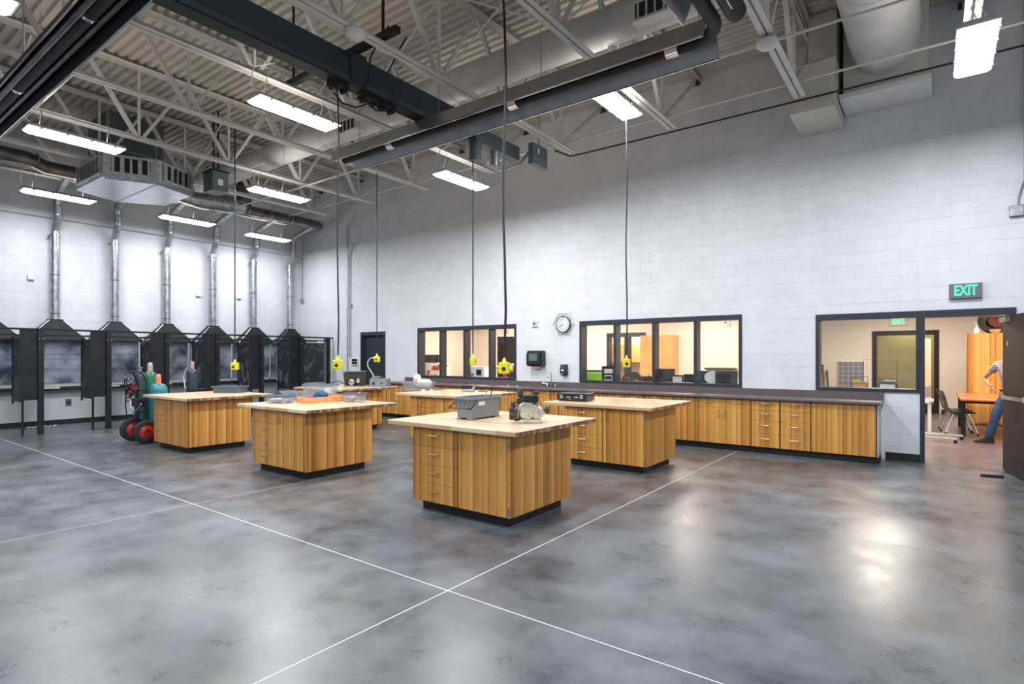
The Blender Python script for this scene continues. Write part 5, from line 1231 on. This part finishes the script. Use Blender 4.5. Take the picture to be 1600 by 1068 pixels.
# orange cupboard beyond the second window
oc = thing('wardrobe', 'tall plain orange wood cupboard against the office wall behind the second window', 'cupboard', (-5.58, YO-.35, 0), 0)
MB().bev(-.42, -.1, .02, .42, .34, 2.10, .004).build('cupboard_body', 'orange_wood', oc); MB().bev(-.41, -.122, .06, -.003, -.1005, 2.07, .003).build('door', 'orange_wood', oc); MB().bev(.003, -.122, .06, .41, -.1005, 2.07, .003).build('door', 'orange_wood', oc)
kc = thing('wall_cabinet', 'orange wood wall cabinets in the room beyond the office opening', 'cabinet', (-7.6, YO+1.65, 1.38), 0)
B(-1.1, 0, 0, 1.4, .34, .55).build('cabinet_body', 'orange_wood', kc)
for k in range(5): MB().bev(-1.08+k*.49, -.02, .02, -1.08+k*.49+.475, -.0005, .53, .003).build('door', 'orange_wood', kc)
kb = thing('kitchen_counter', 'low counter with clutter under the wall cabinets beyond the office', 'counter', (-7.6, YO+1.4, 0)); B(-1.1, 0, 0, 1.4, .59, .86).build('cabinet_body', 'orange_wood', kb); B(-1.12, -.02, .8605, 1.42, .59, .90).build('worktop', 'counter', kb)

# ------------------------------------------------------------------ classroom things
tb = thing('table', 'red brown topped classroom table with black legs seen through the doorway', 'table', (.90, 15.1, 0))
MB().bev(-.50, -1.20, .715, .55, 1.20, .75, .004).build('table_top', 'red_wood', tb)
for a in (-.44, .49):
    for b in (-.78, 1.05): B(a-.035, b-.035, 0, a+.035, b+.035, .7145).build('leg', 'black_metal', tb)
q = MB(); q.box(-.405, -.80, .65, .455, -.76, .7145); q.box(-.405, 1.03, .65, .455, 1.07, .7145); q.box(-.46, -1.0, .65, -.42, 1.0, .7145); q.build('apron', 'black_metal', tb)
def chair(label, loc, rz):
    r = thing('stacking_chair', label, 'chair', loc, rz, 'black shell classroom chairs')
    rings = []
    prof = [(.22, .44), (.10, .445), (-.05, .43), (-.16, .44), (-.22, .52), (-.25, .65), (-.29, .80), (-.31, .86)]
    for th in (0, .012):
        pass
    q = MB(); top = [[(x, w_*s_, z+.02*abs(s_)) for s_ in (-1, -.5, 0, .5, 1)] for (x, z), w_ in zip(prof, (.20, .22, .22, .21, .18, .20, .21, .17))]
    ring = []
    for row in top: ring.append(row + [(x-.012, y, z-.028) for x, y, z in reversed(row)])
    q.loft(ring, True, True); q.build('seat_shell', 'black_plastic', r)
    for s_ in (-1, 1): MB().tube([(.10, s_*.19, .42), (.12, s_*.20, .40), (.24, s_*.23, .03)], .011, 8).build('leg', 'chrome', r)
    for s_ in (-1, 1): MB().tube([(-.12, s_*.19, .41), (-.14, s_*.20, .40), (-.27, s_*.23, .03)], .011, 8).build('leg', 'chrome', r)
    q = MB().tube([(.12, -.20, .40), (.12, .20, .40)], .010, 6).tube([(-.14, -.20, .40), (-.14, .20, .40)], .010, 6); q.build('seat_rail', 'chrome', r)
    q = MB()
    for x, y in ((.24, .23), (.24, -.23), (-.27, .23), (-.27, -.23)): q.lathe([(.016, 0), (.016, .028), (.011, .045)], (x, y, .0), 8)
    q.build('glide', 'rubber', r)
    return r
c0 = chair('black shell chair nearest the doorway, left of the classroom table', (.42, 14.68, 0), math.radians(8))
dup(c0, (.36, 15.25, 0), math.radians(2), 'second black shell chair, behind the nearest one at the table')
wd = thing('wardrobe', 'tall oak veneered cupboards at the back of the classroom, a hat and bottle on top', 'cupboard', (1.55, 16.72, 0))
for k in range(3):
    pass
B(-.95, 0, .02, 1.1, .55, 2.10).build('cupboard_body', 'oak', wd)
for k in range(3): MB().bev(-.94+k*.675, -.022, .06, -.94+k*.675+.665, -.0005, 2.08, .003).build('door', 'oak', wd)
B(-.93, .05, 0, 1.08, .5, .0195).build('plinth', 'kick', wd)
sb = thing('hat', 'round dark straw hat with red inside leaning on top of the oak cupboard', 'hat', (1.06, 16.98, 2.105), 0)
M = Matrix.Translation((0, 0, .24)) @ Matrix.Rotation(math.radians(72), 4, 'X') @ Matrix.Rotation(.3, 4, 'Y')
MB().lathe([(.10, -.09), (.13, -.02), (.25, .0), (.29, .03), (.285, .036), (.24, .012), (.12, -.01), (.09, -.08)], (0, 0, 0), 28, 'z', M).build('brim', 'engine_dark', sb)
MB().lathe([(.004, .020), (.10, .03), (.15, .024), (.004, .04)], (.06, .04, 0), 20, 'z', M).build('lining', 'orange_ball', sb)
bt = thing('spray_bottle', 'white bottle with spout standing on the oak cupboard left of the hat', 'bottle', (.78, 16.80, 2.1005))
MB().lathe([(.045, 0), (.05, .01), (.05, .10), (.02, .14), (.018, .17)], (0,0,0), 14).build('bottle_body', 'white_plastic', bt); MB().tube([(0, 0, .17), (0, 0, .22), (-.06, -.01, .24)], .010, 6).build('spout', 'white_plastic', bt)
bas = thing('basket', 'small reddish basket on the oak cupboard in front of the hat', 'basket', (1.10, 16.78, 2.1005)); MB().lathe([(.06, 0), (.10, .05), (.10, .08), (.085, .08), (.05, .02)], (0,0,0), 16).build('basket_body', 'pine', bas)
# mobile easel with flip chart
ea = thing('flip_chart_easel', 'white wheeled easel with pinkish flip chart paper at the left of the doorway', 'easel', (-.09, 13.5, 0), math.radians(80))
MB().box(-.50, 0, .75, .22, .03, 1.92).build('flip_chart', 'pink_paper', ea); MB().box(-.50, -.04, .70, .24, .05, .75).build('pen_tray', 'white_plastic', ea)
B(-.46, -.006, .80, .19, -.0005, 1.0).build('lower_chart_strip', 'bin_grey', ea)  # grey strip across the lower part of the chart
q = MB(); q.box(.14, -.01, .06, .19, .04, .70); q.box(-.46, -.01, .06, -.41, .04, .70); q.build('leg', 'white_plastic', ea)
for x in (.165, -.435):
    MB().box(x-.02, -.50, .065, x+.02, .50, .095).build('foot_bar', 'white_plastic', ea)
q = MB()
for x in (.165, -.435):
    for yy in (-.48, .48): q.lathe([(.03, -.012), (.03, .012)], (x, yy, .03), 12, 'x'); q.box(x-.012, yy-.01, .045, x+.012, yy+.01, .0655)
q.build('caster', 'rubber', ea)
# left part of the classroom seen through window 3
ds = thing('display_table', 'low counter under the third window inside the classroom', 'counter', (-1.0, WY+.22, 0)); B(-.55, 0, .95, .82, .45, 1.0).build('worktop', 'beige', ds); B(-.52, .03, 0, .79, .42, .9495).build('cabinet_body', 'white_plastic', ds)
def wire_rack(label, x, w_, y, sheets, h_):
    r = thing('brochure_rack', label, 'rack', (x, y, 1.0005)); q = MB()
    for xx in (-w_/2, w_/2): q.tube([(xx, 0, 0), (xx, 0, h_)], .004, 5); q.tube([(xx, -.10, 0), (xx, -.10, .14)], .004, 5); q.tube([(xx, -.10, .14), (xx, 0, .16)], .004, 5); q.tube([(xx, -.10, .004), (xx, 0, .004)], .004, 5)
    for zz in (.004, .14): q.tube([(-w_/2, -.10, zz), (w_/2, -.10, zz)], .004, 5)
    q.tube([(-w_/2, 0, h_), (w_/2, 0, h_)], .004, 5); q.build('wire_frame', 'black_metal', r)
    for k, (a, b, hh, m) in enumerate(sheets): B(a, -.08+.012*k, .010, b, -.072+.012*k, hh).build('brochure', m, r)
wire_rack('black wire rack with yellow orange brochures inside the classroom window, tall back', -.98, .22, 10.85, [(-.09, .08, .17, 'pine'), (-.10, .02, .19, 'yellow'), (0, .10, .15, 'orange_wood')], .24)
wire_rack('black wire rack with blue and white brochures inside the classroom window', -.60, .24, 10.85, [(-.10, .10, .13, 'paper'), (-.11, .11, .18, 'bin_blue'), (-.05, .11, .20, 'paper')], .21)
o = thing('picture_stand', 'tall thin black wire frame standing behind the brochure racks', 'stand', (-.78, 10.98, 1.0005)); q = MB(); q.tube([(-.16, 0, 0), (-.16, 0, .52), (.30, 0, .52), (.30, 0, 0)], .0035, 5); q.tube([(-.16, 0, .004), (.30, 0, .004)], .0035, 5); q.build('wire_frame', 'black_metal', o)
nb = thing('notice_board', 'grey gridded calendar board leaning on the classroom wall, seen through the third window', 'board', (-1.95, YC, .55)); B(-.38, -.05, 0, .33, -.0005, .88).build('board_backing', 'paper', nb)
for i in range(5):
    for j in range(6): B(-.36+i*.134, -.055, .03+j*.14, -.36+i*.134+.125, -.0505, .03+j*.14+.13).build('calendar_cell', 'bin_grey', nb)
lt = thing('folded_stand', 'dark folded stand leaning beside the calendar board', 'stand', (-2.62, YC-.35, 0)); q = MB(); q.tube([(0, 0, .0), (-.10, .28, 1.32)], .03, 6); q.tube([(.12, 0, .0), (.02, .28, 1.15)], .03, 6); q.box(-.06, .08, .5, .12, .13, .54); q.build('stand_leg', 'engine_dark', lt)
sw = thing('light_switch', 'small pinkish switch plate on the classroom back wall left of the glazed door', 'switch', (-1.62, YC, 1.30)); MB().bev(-.06, -.012, -.09, .06, -.0005, .09, .003).build('plate', 'beige', sw); B(-.02, -.016, -.03, .02, -.0125, .03).build('toggle', 'pink_paper', sw)
so2 = thing('wall_socket', 'white socket plate on the classroom back wall left of the oak cupboard', 'socket', (.55, YC, 1.20)); MB().bev(-.05, -.012, -.08, .05, -.0005, .08, .003).build('plate', 'white_plastic', so2); B(-.02, -.015, -.04, .02, -.0125, .04).build('receptacle', 'beige', so2)
o = MB().bev(-.12, -.03, 0, .12, .03, .035, .01).build('door_stop', 'rubber', None, (.60, 9.65, .0005), (0, 0, .2)); tag(o, 'dark rubber door wedge lying on the floor by the open door', 'door stop')

# ------------------------------------------------------------------ person in the classroom
def skin(name, V, E_, R, m, parent, root=0, lev=2):
    me = bpy.data.meshes.new(name); me.from_pydata(V, E_, [])
    o = bpy.data.objects.new(name, me); C.objects.link(o); o.parent = parent
    md = o.modifiers.new('Skin', 'SKIN'); md.use_smooth_shade = True
    for i, r_ in enumerate(R): me.skin_vertices[0].data[i].radius = r_ if isinstance(r_, tuple) else (r_, r_)
    me.skin_vertices[0].data[root].use_root = True
    s = o.modifiers.new('Sub', 'SUBSURF'); s.levels = lev; s.render_levels = lev
    me.materials.append(MATS[m]); return o
pe = thing('person', 'standing person in plaid shirt and jeans, hand on hip, half hidden by the open door', 'person', (1.10, 13.40, 0), math.radians(-20))
# local frame: x to the figure's left, -y forward; the figure faces roughly the table
V = [(0,0,.98),(0,.0,1.10),(0,-.01,1.25),(0,-.005,1.38),(0,.0,1.47),(0,-.01,1.53),(0,-.02,1.60),(0,-.03,1.70),(0,-.03,1.765),
     (.09,0,.93),(.11,-.02,.52),(.12,.02,.10),
     (-.09,0,.93),(-.20,-.08,.52),(-.31,-.08,.10),
     (.19,0,1.42),(.29,.05,1.14),(.21,-.08,1.00),
     (-.19,0,1.42),(-.42,.07,1.17),(-.27,-.05,1.02)]
E_ = [(0,1),(1,2),(2,3),(3,4),(4,5),(5,6),(6,7),(7,8),(0,9),(9,10),(10,11),(0,12),(12,13),(13,14),(3,15),(15,16),(16,17),(3,18),(18,19),(19,20)]
R = [(.135,.10),(.135,.095),(.15,.105),(.15,.10),(.07,.06),(.052,.052),(.06,.07),(.078,.095),(.05,.06),(.085,.085),(.055,.06),(.045,.045),(.085,.085),(.055,.06),(.045,.045),(.062,.06),(.043,.043),(.030,.024),(.062,.06),(.043,.043),(.030,.024)]
skin('body', V, E_, R, 'skin', pe)
k = 1.12
skin('shirt', [(0,0,.95),(0,0,1.10),(0,-.01,1.25),(0,-.005,1.38),(0,0,1.45),(.19,0,1.42),(.255,.03,1.25),(-.19,0,1.42),(-.315,.04,1.28)], [(0,1),(1,2),(2,3),(3,4),(3,5),(5,6),(3,7),(7,8)],
     [(.165,.125),(.165,.125),(.175,.13),(.172,.122),(.085,.07),(.082,.078),(.070,.068),(.082,.078),(.070,.068)], 'plaid', pe)
skin('jeans', [(0,0,.96),(0,0,.90),(.09,0,.86),(.11,-.02,.50),(.12,.02,.06),(-.09,0,.86),(-.20,-.08,.50),(-.31,-.08,.06)], [(0,1),(1,2),(2,3),(3,4),(1,5),(5,6),(6,7)],
     [(.158,.122),(.155,.12),(.105,.105),(.080,.082),(.072,.075),(.105,.105),(.080,.082),(.072,.075)], 'jeans', pe)
MB().lathe([(.163, -.018), (.166, -.012), (.166, .012), (.163, .018)], (0, 0, .965), 24, 'z', Matrix.Diagonal((1, .78, 1, 1))).build('belt', 'shoe', pe)
for x, y, fa_ in ((.12, .02, 0), (-.31, -.08, -1.0)):
    FM = Matrix.Translation((x, y, 0)) @ Matrix.Rotation(fa_, 4, 'Z') @ Matrix.Translation((-x, -y, 0))
    sh = MB().loft([[(x-.045, y+.08, 0), (x+.045, y+.08, 0), (x+.05, y-.10, 0), (x+.035, y-.20, 0), (x-.035, y-.20, 0), (x-.05, y-.10, 0)],
               [(x-.047, y+.085, .03), (x+.047, y+.085, .03), (x+.053, y-.10, .03), (x+.035, y-.205, .03), (x-.035, y-.205, .03), (x-.053, y-.10, .03)],
               [(x-.042, y+.075, .10), (x+.042, y+.075, .10), (x+.044, y-.04, .09), (x+.028, y-.16, .05), (x-.028, y-.16, .05), (x-.044, y-.04, .09)]], True, True); sh.v = [tuple(FM @ Vector(v)) for v in sh.v]; sh.build('shoe', 'shoe', pe)
def hand(bx, sgn):
    p = Vector(bx); d = Vector((-sgn*.5, -.75, -.45)).normalized(); side = Vector((0, -.5, .85)).normalized(); side = (side-d*side.dot(d)).normalized()
    V = [p, p+d*.045, p+d*.075]; E2 = [(0,1),(1,2)]; R2 = [(.026,.018),(.036,.017),(.034,.016)]
    for i, (o_, l) in enumerate(((.030, .070), (.010, .078), (-.010, .072), (-.029, .058))):
        b = len(V); nx = Vector((-sgn*.6, .35, -.25))
        V += [p+d*.085+side*o_, p+d*(.085+l*.5)+side*o_*1.15+nx*.010, p+d*(.085+l*.85)+side*o_*1.2+nx*.035]; E2 += [(2,b),(b,b+1),(b+1,b+2)]; R2 += [.010,.009,.008]
    b = len(V); V += [p+d*.03+side*.035, p+d*.06+side*.065, p+d*.09+side*.078]; E2 += [(1,b),(b,b+1),(b+1,b+2)]; R2 += [.012,.010,.009]
    skin('hand', [tuple(v) for v in V], E2, R2, 'skin', pe, 1, 1)
hand((.20, -.09, 1.00), 1); hand((-.27, -.06, 1.02), -1)
MB().lathe([(.004, 1.80), (.06, 1.79), (.092, 1.745), (.098, 1.70), (.090, 1.66), (.08, 1.655), (.075, 1.70)], (0, -.012, 0), 20, 'z', Matrix.Diagonal((.88, 1.08, 1, 1))).build('hair', 'hair', pe)
for s_ in (-1, 1):
    MB().lathe([(.004, -.006), (.016, -.004), (.020, .004), (.010, .008)], (s_*.078, -.02, 1.675), 10, 'x').build('ear', 'skin', pe)
    MB().lathe([(.002, -.004), (.008, 0), (.002, .004)], (s_*.030, -.108, 1.69), 8, 'y').build('eye', 'shoe', pe)
MB().loft([[(-.009, -.10, 1.69), (.009, -.10, 1.69), (.006, -.115, 1.69), (-.006, -.115, 1.69)], [(-.015, -.098, 1.655), (.015, -.098, 1.655), (.010, -.138, 1.658), (-.010, -.138, 1.658)]]).build('nose', 'skin', pe)
MB().bev(-.022, -.112, 1.625, .022, -.10, 1.634, .002).build('mouth', 'pink_paper', pe)
